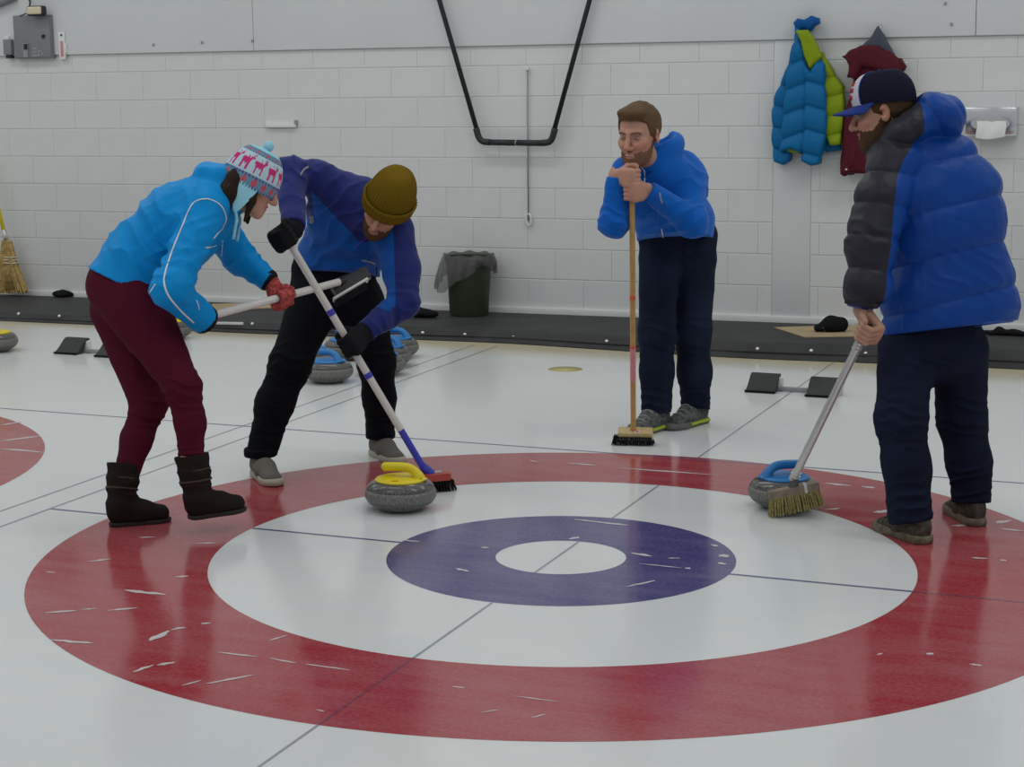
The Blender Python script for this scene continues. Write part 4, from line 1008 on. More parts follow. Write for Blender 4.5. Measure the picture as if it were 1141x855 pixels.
lo, hi = bnd([hw(H1, (x, y, z)) for x in (-.1, .1) for y in (-.12, .1) for z in (-.21, .1)], .01)
garment('hair', W1, hair1, lo, hi, .006, M['darkhair'])
def dome(H, c, rx, ry, z0, z1, nu=120, nv=50, ex=0.62, fn=None, thick=0.0, z0f=None):
    V, UV = [], []
    for j in range(nv+1):
        t = j/nv
        for i in range(nu):
            g = 2*math.pi*i/nu
            zb = z0+(z0f(g) if z0f else 0)
            z = zb+(z1-zb)*math.sin(t*math.pi/2); r = max(1e-3, math.cos(t*math.pi/2))**ex
            bul = 1+0.05*math.sin(min(1, t*1.6)*math.pi)
            dx, dy, dz = (fn(g, t) if fn else (0, 0, 0))
            q = np.array([c[0]+math.sin(g)*(rx*bul*r+dx), c[1]+math.cos(g)*(ry*bul*r+dx), c[2]+z+dz]); V.append(hw(H, q)); UV.append((g, t))
    F = []
    for j in range(nv):
        for i in range(nu): F.append((j*nu+i, j*nu+(i+1) % nu, (j+1)*nu+(i+1) % nu, (j+1)*nu+i))
    F.append(tuple(nv*nu+i for i in range(nu)))
    return (np.array(V), F), np.array(UV)
MO = ["#.#..........", ".##....#.....", "####..#......", "..###########", "...##########", "...#########.", "...##.#..##..", "...##....##..", "...##....##.."]
def hatcol(g, t):
    aqua = (0.33, 0.66, 0.78); grey = (0.16, 0.30, 0.42); pale = (0.50, 0.68, 0.75); pink = (0.60, 0.045, 0.20); red = (0.60, 0.10, 0.12); navy = (0.09, 0.12, 0.30)
    u = (g/(2*math.pi)) % 1.0
    if t < 0.20:
        r = int(t/0.20*6); k = int(u*96) % 6
        if r in (0, 5): return navy if (k % 2 == 0) else grey
        if r in (2, 3): return red if k in (1, 2, 3) else grey
        return pink if k == 2 else grey
    if t < 0.235: return pale
    if t < 0.56:
        r = 8-int((t-0.235)/(0.56-0.235)*9); k = int((u*11 % 1)*15)
        return pink if k < 13 and 0 <= r < 9 and MO[r][k] == '#' else pale
    if t < 0.585: return pale
    if t < 0.74:
        r = int((t-0.585)/0.155*5); k = int(u*72) % 6
        if r in (0, 4): return navy if k % 2 else grey
        return red if (k in (1, 2, 3) and r == 2) or (k == 2) else grey
    return aqua
hatvf, huv = dome(H1, (0, -.012, .0), .098, .112, -.032, .136, nu=216, nv=72, ex=.54, fn=lambda g, t: (0.0012*math.sin(g*54), 0, 0), z0f=lambda g: 0.004*math.cos(g))
M['knit'] = mat('patterned_knit', (.5, .6, .7), .9, attr='Col', bump=(220, .5, .004))
M['aqua'] = mat('pale_aqua_knit', (0.33, 0.66, 0.78), .9, bump=(220, .5, .004))
ht = mk('hat', hatvf, M['knit'], W1, True, {'Col': np.array([hatcol(a, b) for a, b in huv])}, label='knitted earflap hat with pink animal pattern and pale pompom')
pc = hw(H1, (0, -.012, .152))
vf = lathe([(0.020*math.cos(a)*(1+.06*math.sin(9*a)), .020*math.sin(a)) for a in np.linspace(-1.55, 1.55, 12)], 20, pc); mk('pompom', vf, M['aqua'], ht)
for s in (1, -1):
    V = []; F = []; nr, nc = 16, 9
    for j in range(nr):
        t = j/(nr-1); wdt = .052*(1-t)**.8+.005
        for i in range(nc):
            u = (i/(nc-1)-.5)*2
            V.append(hw(H1, (s*(.098-.012*u*u*(1-t)-.004*t+.004*math.sin(t*3)), -.016+u*wdt+.016*t, -.018-.120*t)))
    nb_ = len(V); V = V+[v+H1['A'][0]*(-s)*.008 for v in V]
    for j in range(nr-1):
        for i in range(nc-1):
            a = j*nc+i; F.append((a, a+1, a+nc+1, a+nc)); F.append((nb_+a, nb_+a+nc, nb_+a+nc+1, nb_+a+1))
    for j in range(nr-1):
        for i in (0, nc-1): a = j*nc+i; F.append((a, a+nc, nb_+a+nc, nb_+a))
    fl = mk('earflap', (np.array(V), F), M['aqua'], ht)
    e = hw(H1, (s*.089, .0, -.133)); cd_ = [e, e-UP*.03+CR*.004, e-UP*.07-CR*.004, e-UP*.105-CR*.010]
    mk('tie_cord', tube(spline(cd_, 4), .006, 8), M['aqua'], fl)
M['mitt'] = mat('red_patterned_knit', (0.32, 0.06, 0.055), .9, bump=(200, .5, .004), var=(60, .55, 1.9))
for g, e in ((gR, J['elR']), (gL, J['elL'])):
    fn = lambda p, g=g, e=e: smin(handsdf(p, g, 0.0025), cap(p, g['w'], g['w']+nrm(e-g['w'])*.035, .029, .034), .02)
    lo, hi = bnd([g['c'], g['w']], .085); garment('glove', W1, fn, lo, hi, .0042, M['mitt'])
# ================= man in navy and blue jacket, sweeping
base = (G(290, 535)+G(430, 508))/2
W2 = person('person in navy and blue jacket and mustard beanie, sweeping hard', V3(base[0], base[1], 0))
f2R = G(292, 529)+VD*.03; f2L = G(427, 505)+VD*.02
J = dict(pelvis=P(375, 318, 7.86), belly=P(378, 285, 7.80), chest=P(396, 245, 7.64), neck=P(420, 240, 7.52),
 shR=P(374, 213, 7.58), elR=P(324, 193, 7.45), shL=P(444, 268, 7.55), elL=P(450, 338, 7.44),
 hipR=P(350, 325, 7.84), knR=P(320, 405, 7.72), anR=P(292, 505, 7.70), hipL=P(402, 328, 7.92), knL=P(420, 400, 7.98), anL=P(424, 484, 8.12))
H2 = headframe(P(430, 231, 7.42), cv(-.30, -.60, .74), cv(.34, .66, .66), 1.02)
w2d = nrm(w2A-w2B)
gR = grip(P(316, 259, 7.13)+w2d*-.02, w2d, J['elR'], .0148, side=1, s=1.06)
gL = grip(w2A+(w2B-w2A)*.452, w2d, J['elL'], .0148, side=-1, s=1.06)
J['wrR'] = gR['w']; J['wrL'] = gL['w']
make_body(W2, J, H2, [gR, gL], (0.47, 0.25, 0.17), (0.36, 0.12, 0.10), hgrow=-.002, ruddy=.5)
s2 = nrm(J['shL']-J['shR'])
CH2 = [(P(372, 330, 7.86), .165, .125), (P(378, 290, 7.80), .165, .128), (P(394, 250, 7.66), .195, .135), (P(408, 232, 7.58), .15, .11), (P(419, 236, 7.52), .085, .080)]
def jk2(p):
    d = chain(p, CH2, cv(.97, -.2, .1), .06)
    aR = limb(p, [(P(385, 220, 7.60), .095), (P(352, 200, 7.52), .078), (J['elR'], .066), (J['wrR'], .046)], .03)
    aL = limb(p, [(P(438, 258, 7.55), .090), (P(447, 300, 7.50), .076), (J['elL'], .065), (J['wrL'], .047)], .03)
    d = smin(smin(d, aR, .06), aL, .05)
    col_ = ell(p, P(416, 243, 7.50), [cv(1, 0, 0), cv(0, .8, .6), cv(0, -.6, .8)], (.085, .055, .07)); d = smin(d, col_, .03)
    d = d+folds(p, P(322, 196, 7.42), cv(1, .4, 0), .008, .055, .11, seed=1)+folds(p, P(372, 235, 7.5), cv(.6, -.8, 0), .009, .07, .15, seed=2)+folds(p, P(385, 290, 7.66), cv(-.3, 1, 0), .010, .075, .17, seed=3)+folds(p, P(450, 335, 7.38), cv(.2, 1, 0), .006, .05, .09, seed=4)+folds(p, P(420, 365, 7.3), cv(.8, .5, 0), .005, .045, .09, seed=6)+.0022*wav(p, 32, 9)+.0045*ridge(p, 40, 21)+.0012*ridge(p, 95, 22)
    for S in 'RL':
        w_, e_ = J['wr'+S], J['el'+S]; d = np.maximum(d, np.where(np.sqrt(((p-w_)**2).sum(1)) < .13, (p-(w_+nrm(e_-w_)*.015))@nrm(w_-e_), -1))
    hem = (p-P(377, 304, 7.75))@cv(-.05, -1, .05)+.05*(((p-P(377, 304, 7.75))@cv(1, 0, 0))/.17)**2*0
    return np.where(np.minimum(aL, aR) < .02, d, np.maximum(d, hem))
yoke_c = P(402, 279, 7.55); J2el, J2wr = J['elL'], J['wrL']
def panel2(p):
    u = (p-yoke_c)@cv(1, 0, 0); v = (p-yoke_c)@cv(0, 1, 0)
    tor = v-(.03+1.05*np.maximum(-u, 0)+.15*np.maximum(u, 0))
    aL = limb(p, [(P(440, 262, 7.55), .0), (J['elL'], .0), (J['wrL'], .0)], .001); aR = limb(p, [(P(352, 200, 7.52), 0), (J['elR'], 0), (J['wrR'], 0)], .001)
    axp = P(444, 262, 7.5); inner = ((p-axp)@cv(-1, 0, 0))
    arm = np.where((p-P(432, 285, 7.5))@cv(1, .10, 0) > 0, 1, 0)
    armv = ((p-P(441, 300, 7.5))@cv(1, .05, 0))
    armv = np.where(((p-P(441, 345, 7.5))@cv(0, 1, 0) < 0), .05, armv)
    r = np.where(arm > 0, armv, tor)
    lft = (p-P(341, 215, 7.3))@cv(-1, -.05, 0)
    r = np.where((lft > 0) & (((p-P(341, 236, 7.3))@cv(0, 1, 0) > 0) | ((p-CAM)@CF < 7.40)), .05, r)
    r = np.where((cap(p, J2el, J2wr, 0, 0) < .075) & ((p-P(430, 345, 7.4))@cv(.25, 1, 0) < 0), .05, r)
    return r      # > 0 navy
M['j2'] = panel_mat('navy_and_blue_softshell', (0.007, 0.085, 0.36), (0.020, 0.028, 0.150), rough=.7, bump=FAB, sheen=.1)
lo, hi = bnd([P(300, 180, 7.3), P(300, 330, 8.0), P(470, 380, 7.1), P(470, 180, 8.0)], .06)
jo = garment('jacket', W2, jk2, lo, hi, .0065, M['j2'], {'panel': panel2}, label='two-tone navy and blue softshell jacket')
mk('front_zip', tube(onpath(jk2, [(411, 262), (405, 268), (400, 272), (394, 277)], 7.1, 7.9), .003, 6, flat=.6), M['bluetape'], jo)
mk('sleeve_mark', tube(onpath(jk2, [(335, 195), (339, 189), (344, 186)], 7.1, 7.9), .006, 6, flat=.4), M['grey'], jo)
mk('chest_logo', tube(onpath(jk2, [(403, 290), (411, 291.5), (418, 294)], 7.1, 7.9), .004, 6, flat=.4), M['grey'], jo)
mk('side_mark', tube(onpath(jk2, [(347, 241), (348, 245), (347, 249)], 7.1, 7.9), .010, 6, flat=.3), M['greybox'], jo)
mk('drawcord', tube([P(419.5, 298, 7.6), P(420, 304, 7.58), P(419.5, 309, 7.58)], .003, 6), M['blackplastic'], jo)
def tr2(p):
    d = chain(p, [(P(374, 335, 7.87), .175, .125), (P(372, 300, 7.84), .165, .115), (P(372, 280, 7.82), .15, .10)], cv(1, 0, 0), .05)
    l1 = limb(p, [(P(350, 335, 7.82), .112), (P(324, 405, 7.72), .086), (P(306, 450, 7.71), .076), (P(289, 516, 7.72), .064)], .04)
    l2 = limb(p, [(P(400, 338, 7.90), .112), (P(419, 402, 7.97), .080), (P(423, 445, 8.05), .070), (P(424, 496, 8.13), .062)], .04)
    d = smin(smin(d, l1, .05), l2, .04)
    d = d+folds(p, P(322, 408, 7.66), cv(.1, 1, 0), .006, .05, .11, seed=1)+folds(p, P(420, 405, 7.9), cv(0, 1, 0), .006, .05, .10, seed=2)+folds(p, P(375, 338, 7.75), cv(.7, .7, 0), .006, .06, .12, seed=3)+folds(p, P(300, 470, 7.66), cv(.3, 1, 0), .005, .05, .1, seed=4)+folds(p, P(424, 470, 8.0), cv(.2, 1, 0), .005, .05, .1, seed=5)+.002*wav(p, 38, 4)+.003*ridge(p, 42, 23)
    d = np.where((p-P(355, 460, 7.85))@cv(1, 0, 0) < 0, cut(d, p, P(290, 506, 7.71), cv(-.1, -1, 0)), cut(d, p, P(424, 486, 8.12), cv(0, -1, 0)))
    return d
lo, hi = bnd([P(270, 275, 7.6), P(450, 275, 8.1), P(270, 520, 7.6), P(450, 510, 8.25), P(360, 300, 7.6)], .04)
M['blackjean'] = mat('black_denim', (0.006, 0.0065, 0.010), .8, bump=FAB)
to = garment('trousers', W2, tr2, lo, hi, .0068, M['blackjean'])
for c, r in ((P(290, 504, 7.71), .069), (P(424, 484, 8.12), .066)):
    mk('turned_up_cuff', tube([c-UP*.016, c-UP*.010, c+UP*.012, c+UP*.018], [r*.96, r, r, r*.95], 26), M['blackjean'], to)
M['greyshoe'] = mat('grey_canvas', (0.16, 0.15, 0.13), .85, bump=(150, .4, .003)); M['offsole'] = mat('off_white_rubber', (0.42, 0.39, 0.31), .6)
for q, a, fdir in (((285, 527.5), P(291, 505, 7.70), G(303, 537)-G(284, 524)), ((421, 502), P(424, 484, 8.12), G(440, 509)-G(420, 500.5))):
    fd = nrm(V3(fdir[0], fdir[1], 0)); hp = V3(a[0], a[1], 0)-fd*.075
    shoe(W2, hp, fd, L=.29, W=.050, solem=M['offsole'], upm=M['greyshoe'], hi=.105, sole_h=.028)
M['mustard'] = mat('mustard_rib_knit', (0.17, 0.105, 0.008), .9, bump=(180, .5, .004))
bvf, _ = dome(H2, (0, -.016, 0), .094, .112, .004, .176, nu=264, nv=48, ex=.56, fn=lambda g, t: (.0026*math.sin(g*44)*(1-.6*t), 0, .0), z0f=lambda g: .012*math.cos(g))
bo = mk('beanie', bvf, M['mustard'], W2, label='mustard ribbed beanie with turned-up brim')
V, F = [], []; n = 264
for j, (dz, dr) in enumerate(((0, .0), (0, .006), (.012, .008), (.040, .008), (.052, .010), (.056, .004), (.05, .0))):
    for i in range(n):
        g = 2*math.pi*i/n; rr = .0024*math.sin(g*44) if j in (1, 2, 3, 4) else 0
        zb = -.008+.006*math.cos(g); t = max(0, dz)/.15; k = 1+.05*math.sin(min(1, t*1.6)*math.pi)
        V.append(hw(H2, (math.sin(g)*(.094*k+dr+rr), -.016+math.cos(g)*(.112*k+dr+rr), zb+dz)))
for j in range(6):
    for i in range(n): F.append((j*n+i, j*n+(i+1) % n, (j+1)*n+(i+1) % n, (j+1)*n+i))
mk('turned_brim', (np.array(V), F), M['mustard'], bo)
def beardfn(H, grow, zt, seed, sides=True, chin=1.0, long=0.0):
    def fn(p):
        q = hl(H, p); qm = q.copy(); qm[:, 0] = np.abs(q[:, 0])
        top = q[:, 2]-np.interp(q[:, 1], [-.03, .004, .020, .045, .075, .10], [.012, .004, -.035, -.056, -.052, -.047])+.004*wav(q, 150, seed+7)   # upper edge from sideburn down to moustache
        d = headloc(q)-grow*np.clip(-top/.016, -.6, 1)
        if long > 0: d = smin(d, ecap(q, V3(0, .05, -.10), V3(0, .062, -.10-long), V3(1, 0, 0), (.042, .036), (.026, .022)), .02)
        d = d+.0018*wav(q, 260, seed)+.0012*wav(q, 500, seed+1)
        x = np.abs(q[:, 0])
        d = np.maximum(d, top-.004)
        lips = ell(qm, V3(0, .092, -.0665), I3, (.023, .03, .0125)); d = np.maximum(d, -lips)
        d = np.maximum(d, -.025-q[:, 1]+.0*x); d = np.maximum(d, -.135-long-q[:, 2])
        ear = ell(qm, V3(.084, -.012, -.004), I3, (.022, .026, .040)); d = np.maximum(d, -ear)
        return d*H['s']
    return fn
M['brownbeard'] = mat('brown_beard', (0.10, 0.052, 0.026), .8, bump=(300, .8, .004))
fn = beardfn(H2, .0022, -.02, 3); lo, hi = bnd([hw(H2, (x, y, z)) for x in (-.08, .08) for y in (-.03, .11) for z in (-.14, .0)], .01)
garment('beard', W2, fn, lo, hi, .004, M['brownbeard'])
eyes(W2, H2, M['brownbeard'], .3)
for g, e in ((gR, J['elR']), (gL, J['elL'])):
    fn = lambda p, g=g, e=e: smin(handsdf(p, g, .0032), cap(p, g['w'], g['w']+nrm(e-g['w'])*.045, .033, .038), .025)
    lo, hi = bnd([g['c'], g['w']], .10); garment('glove', W2, fn, lo, hi, .0045, M['black'])

# ================= leaning man in bright blue hoodie
base = (G(722, 478)+G(770, 472))/2
W3 = person('bearded person in bright blue hoodie leaning on a wooden-handled brush', V3(base[0], base[1], 0))
J = dict(pelvis=P(755, 276, 8.76), belly=P(752, 240, 8.70), chest=P(734, 205, 8.45), neck=P(727, 188, 8.34),
 shR=P(690, 196, 8.36), elR=P(684, 248, 8.22), shL=P(771, 196, 8.48), elL=P(772, 248, 8.30),
 hipR=P(735, 285, 8.70), knR=P(733, 370, 8.66), anR=P(732, 455, 8.74), hipL=P(775, 285, 8.78), knL=P(773, 368, 8.76), anL=P(774, 450, 8.88))
H3 = headframe(P(712, 150, 8.20), cv(-.50, -.30, .81), cv(-.10, .93, .34), 1.13)
w3d = nrm(w3T-w3B)
gR = grip(w3T-w3d*.030, w3d, J['elR'], .0125, side=1, s=1.02)
gL = grip(w3T-w3d*.095, w3d, J['elL'], .0125, side=-1, s=1.04)
J['wrR'] = gR['w']; J['wrL'] = gL['w']
make_body(W3, J, H3, [gR, gL], (0.50, 0.26, 0.18), (0.42, 0.13, 0.11), smile=1.0, ruddy=.55, h=.005)
def jk3(p):
    d = chain(p, [(P(755, 285, 8.72), .178, .130), (P(752, 250, 8.64), .172, .132), (P(738, 212, 8.48), .185, .135), (P(731, 194, 8.38), .14, .10), (P(727, 187, 8.33), .08, .075)], cv(.97, -.02, -.2), .06)
    aR = limb(p, [(P(700, 192, 8.38), .080), (J['elR'], .067), (J['wrR'], .044)], .03)
    aL = limb(p, [(P(765, 193, 8.47), .084), (J['elL'], .070), (J['wrL'], .045)], .03)
    d = smin(smin(d, aR, .05), aL, .05)
    # hood lying open round the neck
    hc_ = P(734, 170, 8.38)
    tor = hl(dict(c=hc_, A=np.array([cv(.80, .52, -.30), cv(.38, .0, .92), nrm(np.cross(cv(.80, .52, -.30), cv(.38, .0, .92)))]), s=1.0), p)
    rr = np.sqrt((tor[:, 0]/1.12)**2+(tor[:, 1])**2); hood = np.sqrt((rr-.098)**2+(tor[:, 2]*.55)**2)-.022
    back = ell(p, P(757, 183, 8.47), [cv(.8, .5, 0), cv(-.5, .8, 0), cv(0, 0, 1)], (.075, .06, .075))
    d = smin(d, smin(hood, back, .03), .03)
    d = d+folds(p, P(684, 245, 8.18), cv(.3, 1, 0), .006, .05, .09, seed=1)+folds(p, P(770, 245, 8.25), cv(-.5, 1, 0), .0065, .055, .11, seed=2)+folds(p, P(742, 240, 8.5), cv(-.5, .9, 0), .006, .07, .15, seed=3)+folds(p, P(735, 238, 8.2), cv(1, .2, 0), .004, .05, .08, seed=4)+folds(p, P(775, 210, 8.4), cv(.2, 1, 0), .006, .08, .12, seed=6)+.002*wav(p, 34, 11)+.0045*ridge(p, 40, 24)
    for S in 'RL':
        w_, e_ = J['wr'+S], J['el'+S]; d = np.maximum(d, np.where(np.sqrt(((p-w_)**2).sum(1)) < .12, (p-(w_+nrm(e_-w_)*.002))@nrm(w_-e_), -1))
    hem = (p-P(755, 267, 8.68))@cv(.02, -1, .1)
    return np.where(np.minimum(aR, aL) < .012, d, np.maximum(d, hem))
M['hoodie'] = mat('bright_blue_fleece', (0.004, 0.118, 0.50), .8, bump=FAB, sheen=.15)
lo, hi = bnd([P(660, 145, 8.1), P(660, 290, 8.9), P(805, 290, 8.0), P(805, 145, 8.9)], .05)
jo = garment('hoodie', W3, jk3, lo, hi, .0066, M['hoodie'], label='bright blue zipped hoodie')
for pts, r, m_ in (([(737, 255), (738.5, 263), (739.5, 271)], .0045, 'white'), ([(735, 215), (736, 221), (738, 227)], .004, 'grey'), ([(714, 186), (717.5, 190), (718.5, 197), (718, 205)], .0032, 'white'), ([(728, 208), (733, 232), (733, 252), (732, 266)], .0022, 'bluetape'), ([(711, 186), (713, 190), (713, 193)], .0035, 'grey')):
    mk('zip_trim' if r > .0024 else 'zip', tube(onpath(jk3, pts, 7.95, 8.8), r, 6, flat=.6), M[m_], jo)
M['denim'] = mat('blue_denim', (0.010, 0.015, 0.032), .8, bump=FAB, var=(4.5, .65, 1.5))
def tr3(p):
    d = chain(p, [(P(755, 285, 8.74), .180, .125), (P(755, 262, 8.72), .172, .118), (P(755, 250, 8.7), .15, .10)], cv(1, 0, 0), .05)
    l1 = limb(p, [(P(735, 292, 8.70), .100), (P(732, 370, 8.66), .086), (P(732, 415, 8.69), .078), (P(731, 466, 8.74), .074)], .04)
    l2 = limb(p, [(P(775, 292, 8.77), .098), (P(772, 370, 8.76), .086), (P(774, 415, 8.81), .078), (P(775, 462, 8.88), .072)], .04)
    d = smin(smin(d, l1, .03), l2, .03)
    for c, s in ((P(732, 380, 8.58), 1), (P(772, 375, 8.68), 2)): d = d+folds(p, c, cv(.2, 1, 0), .006, .06, .11, seed=s)
    for c, s in ((P(732, 447, 8.66), 3), (P(774, 443, 8.8), 4)): d = d+folds(p, c, cv(.1, 1, 0), .008, .045, .08, seed=s)
    d = d+folds(p, P(755, 290, 8.6), cv(.8, .6, 0), .005, .06, .10, seed=5)+.002*wav(p, 36, 5)+.0035*ridge(p, 40, 25)
    return np.where((p-P(753, 400, 8.75))@cv(1, 0, 0) < 0, cut(d, p, P(731, 461, 8.74), cv(.1, -1, 0)), cut(d, p, P(775, 455, 8.88), cv(-.1, -1, 0)))
lo, hi = bnd([P(708, 250, 8.5), P(805, 250, 8.95), P(708, 470, 8.5), P(805, 470, 9.0)], .04)
garment('jeans', W3, tr3, lo, hi, .0068, M['denim'])
M['greymesh'] = mat('grey_mesh_fabric', (0.105, 0.108, 0.105), .8, var=(55, .5, 1.6), bump=(120, .4, .003)); M['lime'] = mat('lime_foam', (0.40, 0.52, 0.03), .5); M['greysole'] = mat('grey_rubber_sole', (0.13, 0.13, 0.12), .7)
M['lacem'] = mat('grey_lace', (0.30, 0.30, 0.28), .8)
for a, fd in ((P(733, 462, 8.74), cv(-.60, 0, .8)), (P(776, 455, 8.88), cv(-.62, 0, .78))):
    fd = nrm(V3(fd[0], fd[1], 0)); hp = V3(a[0], a[1], 0)-fd*.075
    shoe(W3, hp, fd, L=.325, W=.057, solem=M['greysole'], upm=M['greymesh'], hi=.112, sole_h=.030, lace=M['lacem'], accent=M['lime'])
M['brownhair'] = mat('light_brown_hair', (0.125, 0.075, 0.038), .55, bump=(190, .8, .005, (1, .3, 1)))
M['redbeard'] = mat('reddish_brown_beard', (0.20, 0.105, 0.065), .8, bump=(300, .8, .004))
def hairfn(H, hz, seed, grow=.014, ftop=.022):
    def fn(p):
        q = hl(H, p); x = np.abs(q[:, 0])
        d = ell(q, V3(0, -.014, .036), I3, (.074+grow*.75, .094+grow, .084+grow))
        d = smin(d, ell(q, V3(0, .055, .098), I3, (.06, .045, ftop)), .03)
        d = d+.003*wav(q*np.array([1, .5, .8]), 95, seed)+.0015*wav(q*np.array([1, .4, 1]), 260, seed+2)
        line = np.where(q[:, 1] > .02, hz+.10*np.maximum(0, .075-q[:, 1])*-1.0-.55*np.maximum(x-.05, 0), -.045+(q[:, 1]+.0)*0)
        line = np.interp(q[:, 1], [-.12, -.06, -.03, -.012, .012, .030, .045, .07, .12], [-.070, -.062, -.030, .018, -.030, -.005, .055, hz, hz+.006])
        d = np.maximum(d, line-q[:, 2])
        return d*H['s']
    return fn
fn = hairfn(H3, .070, 5, grow=.010); lo, hi = bnd([hw(H3, (x, y, z)) for x in (-.1, .1) for y in (-.13, .12) for z in (-.08, .15)], .01)
garment('hair', W3, fn, lo, hi, .0048, M['brownhair'])
fn = beardfn(H3, .0030, -.018, 4); lo, hi = bnd([hw(H3, (x, y, z)) for x in (-.09, .09) for y in (-.03, .12) for z in (-.16, .01)], .01)
garment('beard', W3, fn, lo, hi, .0042, M['redbeard'])
eyes(W3, H3, M['redbeard'], .32)
vf = tube([hw(H3, (x, .0955-.35*abs(x)**1.2*1.2, -.0655+.12*abs(x))) for x in np.linspace(-.017, .017, 9)], .0028, 8, flat=1.0); mk('teeth', vf, teeth_m, W3)

# ================= man in puffy parka seen from behind
base = (G(1004, 598)+G(1082, 580))/2
W4 = person('person in padded royal blue parka and trucker cap, back turned', V3(base[0], base[1], 0))
J = dict(pelvis=P(1042, 372, 6.76), belly=P(1045, 310, 6.74), chest=P(1040, 225, 6.70), neck=P(1012, 160, 6.68),
 shL=P(994, 185, 6.60), elL=P(972, 268, 6.52), shR=P(1088, 205, 6.82), elR=P(1094, 262, 6.88), wrR=P(1065, 310, 7.0),
 hipL=P(1008, 385, 6.72), knL=P(1003, 470, 6.66), anL=P(1016, 570, 6.62), hipR=P(1072, 385, 6.82), knR=P(1073, 468, 6.84), anR=P(1081, 552, 6.88))
H4 = headframe(P(984, 125, 6.68), cv(-.94, -.16, -.22), cv(-.16, .98, .08), 1.06)
w4d = nrm(w4T-w4B)
gL = grip(P(964, 368, 6.51), w4d, J['elL']+CR*.02+CF*.0, .0165, side=-1, s=1.06, sh=.03)
J['wrL'] = gL['w']
gRh = grip(J['wrR']+cv(-.3, -.1, -.9)*.07, cv(0, 1, .2), J['elR'], .02, side=1, s=1.0); J['wrR'] = gRh['w']
make_body(W4, J, H4, [gL, gRh], (0.46, 0.25, 0.17), (0.38, 0.14, 0.12), ruddy=.5)
qa = cv(-.24, .97, 0)
def puff(v, per, amp, sharp=.55): return amp*np.abs(np.sin(math.pi*v/per))**sharp
def jk4(p):
    d = chain(p, [(P(1058, 395, 6.78), .268, .175), (P(1058, 330, 6.75), .232, .172), (P(1052, 260, 6.72), .205, .170), (P(1048, 222, 6.70), .205, .160), (P(1040, 192, 6.68), .16, .12), (P(1022, 172, 6.68), .10, .09)], cv(1, -.02, -.25), .07)
    v = (p-P(1010, 190, 6.6))@qa
    d = d-puff(v, .165, .017)+.008
    aL = limb(p, [(P(1000, 180, 6.62), .100), (P(982, 225, 6.56), .090), (P(972, 268, 6.53), .085), (P(967, 320, 6.52), .076), (J['wrL']+UP*.03, .058)], .03)
    va = (p-P(985, 195, 6.6))@nrm(P(985, 195, 6.6)-P(966, 345, 6.6))
    aL = aL-puff(va, .118, .013)+.005
    aR = limb(p, [(P(1082, 205, 6.80), .095), (P(1094, 235, 6.86), .082), (P(1092, 268, 6.92), .078), (J['wrR'], .06)], .03)
    d = smin(smin(d, aR, .05), aL, .018)
    hood = ell(p, P(1042, 131, 6.66), [cv(1, -.25, 0), cv(.25, 1, 0), cv(0, 0, 1)], (.108, .088, .150))
    hood = smin(hood, ell(p, P(1008, 148, 6.64), [cv(.8, .55, 0), cv(-.55, .8, 0), cv(0, 0, 1)], (.10, .066, .140)), .03)
    hood = smin(hood, ell(p, P(986, 168, 6.66), [cv(.6, .8, 0), cv(-.8, .6, 0), cv(0, 0, 1)], (.07, .055, .10)), .03)
    hv = (p-P(1035, 130, 6.6))@cv(.82, .55, 0); hood = hood-puff(hv, .095, .010)+.004
    hh = hl(H4, p); hcut = ell(hh, V3(0, .0, .02), I3, (.092, .14, .13)); hood = np.maximum(hood, -hcut*H4['s'])
    d = smin(d, hood, .008)
    d = d+folds(p, P(972, 268, 6.5), cv(.3, 1, 0), .005, .06, .10, seed=1)+folds(p, P(1080, 300, 6.6), cv(.5, .9, 0), .003, .05, .15, seed=2)+.0030*wav(p, 38, 12)+.0030*ridge(p, 48, 26)+.0014*ridge(p, 95, 27)
    w_, e_ = J['wrL'], J['elL']; d = np.maximum(d, np.where(np.sqrt(((p-w_)**2).sum(1)) < .13, (p-(w_+nrm(e_-w_)*.010))@nrm(w_-e_), -1))
    hem = (p-P(1056, 366, 6.72))@cv(.115, -.993, 0)
    return np.where((aL < .02) & (hem < .03), d, np.maximum(d, hem))
lax = [P(1000, 180, 6.62), P(982, 225, 6.56), P(972, 268, 6.53), P(967, 320, 6.52), P(962, 352, 6.52)]
def panel4(p):
    # charcoal on the front half of sleeve and shoulder and on the front of the hood
    u = (p-P(985, 265, 6.55))@cv(1, 0, 0); v = (p-P(985, 265, 6.55))@cv(0, 1, 0)
    edge = np.interp(v, np.array([-.32, -.2, -.05, .1, .2, .27, .33, .37, .42])*1.0, np.array([-.030, -.016, .003, .018, .030, .060, .10, .135, .135]))
    r = edge-u                       # > 0: charcoal
    rear = (p-P(985, 265, 6.75))@cv(0, 0, -1)
    lin = (p-P(1068, 128, 6.7))@cv(.98, .2, 0)
    return np.maximum(r, lin-.012) if False else np.where(v > .385, np.maximum(r, lin), r)
M['j4'] = panel_mat('royal_blue_and_charcoal_nylon', (0.004, 0.054, 0.29), (0.024, 0.024, 0.034), rough=.42, bump=(60, .25, .004))
lo, hi = bnd([P(935, 95, 6.4), P(935, 400, 7.1), P(1145, 400, 6.4), P(1145, 95, 7.15)], .05)
jo = garment('parka', W4, jk4, lo, hi, .0068, M['j4'], {'panel': panel4}, label='padded royal blue parka with charcoal sleeve front')
M['bluecuff'] = mat('blue_cuff', (0.010, 0.06, 0.30), .5)
cuffring('cuff', jo, J['wrL']+UP*.012, J['elL'], .058, M['bluecuff'], off=0, ln=.03)
mk('hem_binding', tube(onpath(jk4, [(978, 372), (1000, 375), (1050, 369), (1095, 361), (1128, 357)], 6.2, 7.0, .0), .007, 8), M['bluecuff'], jo)
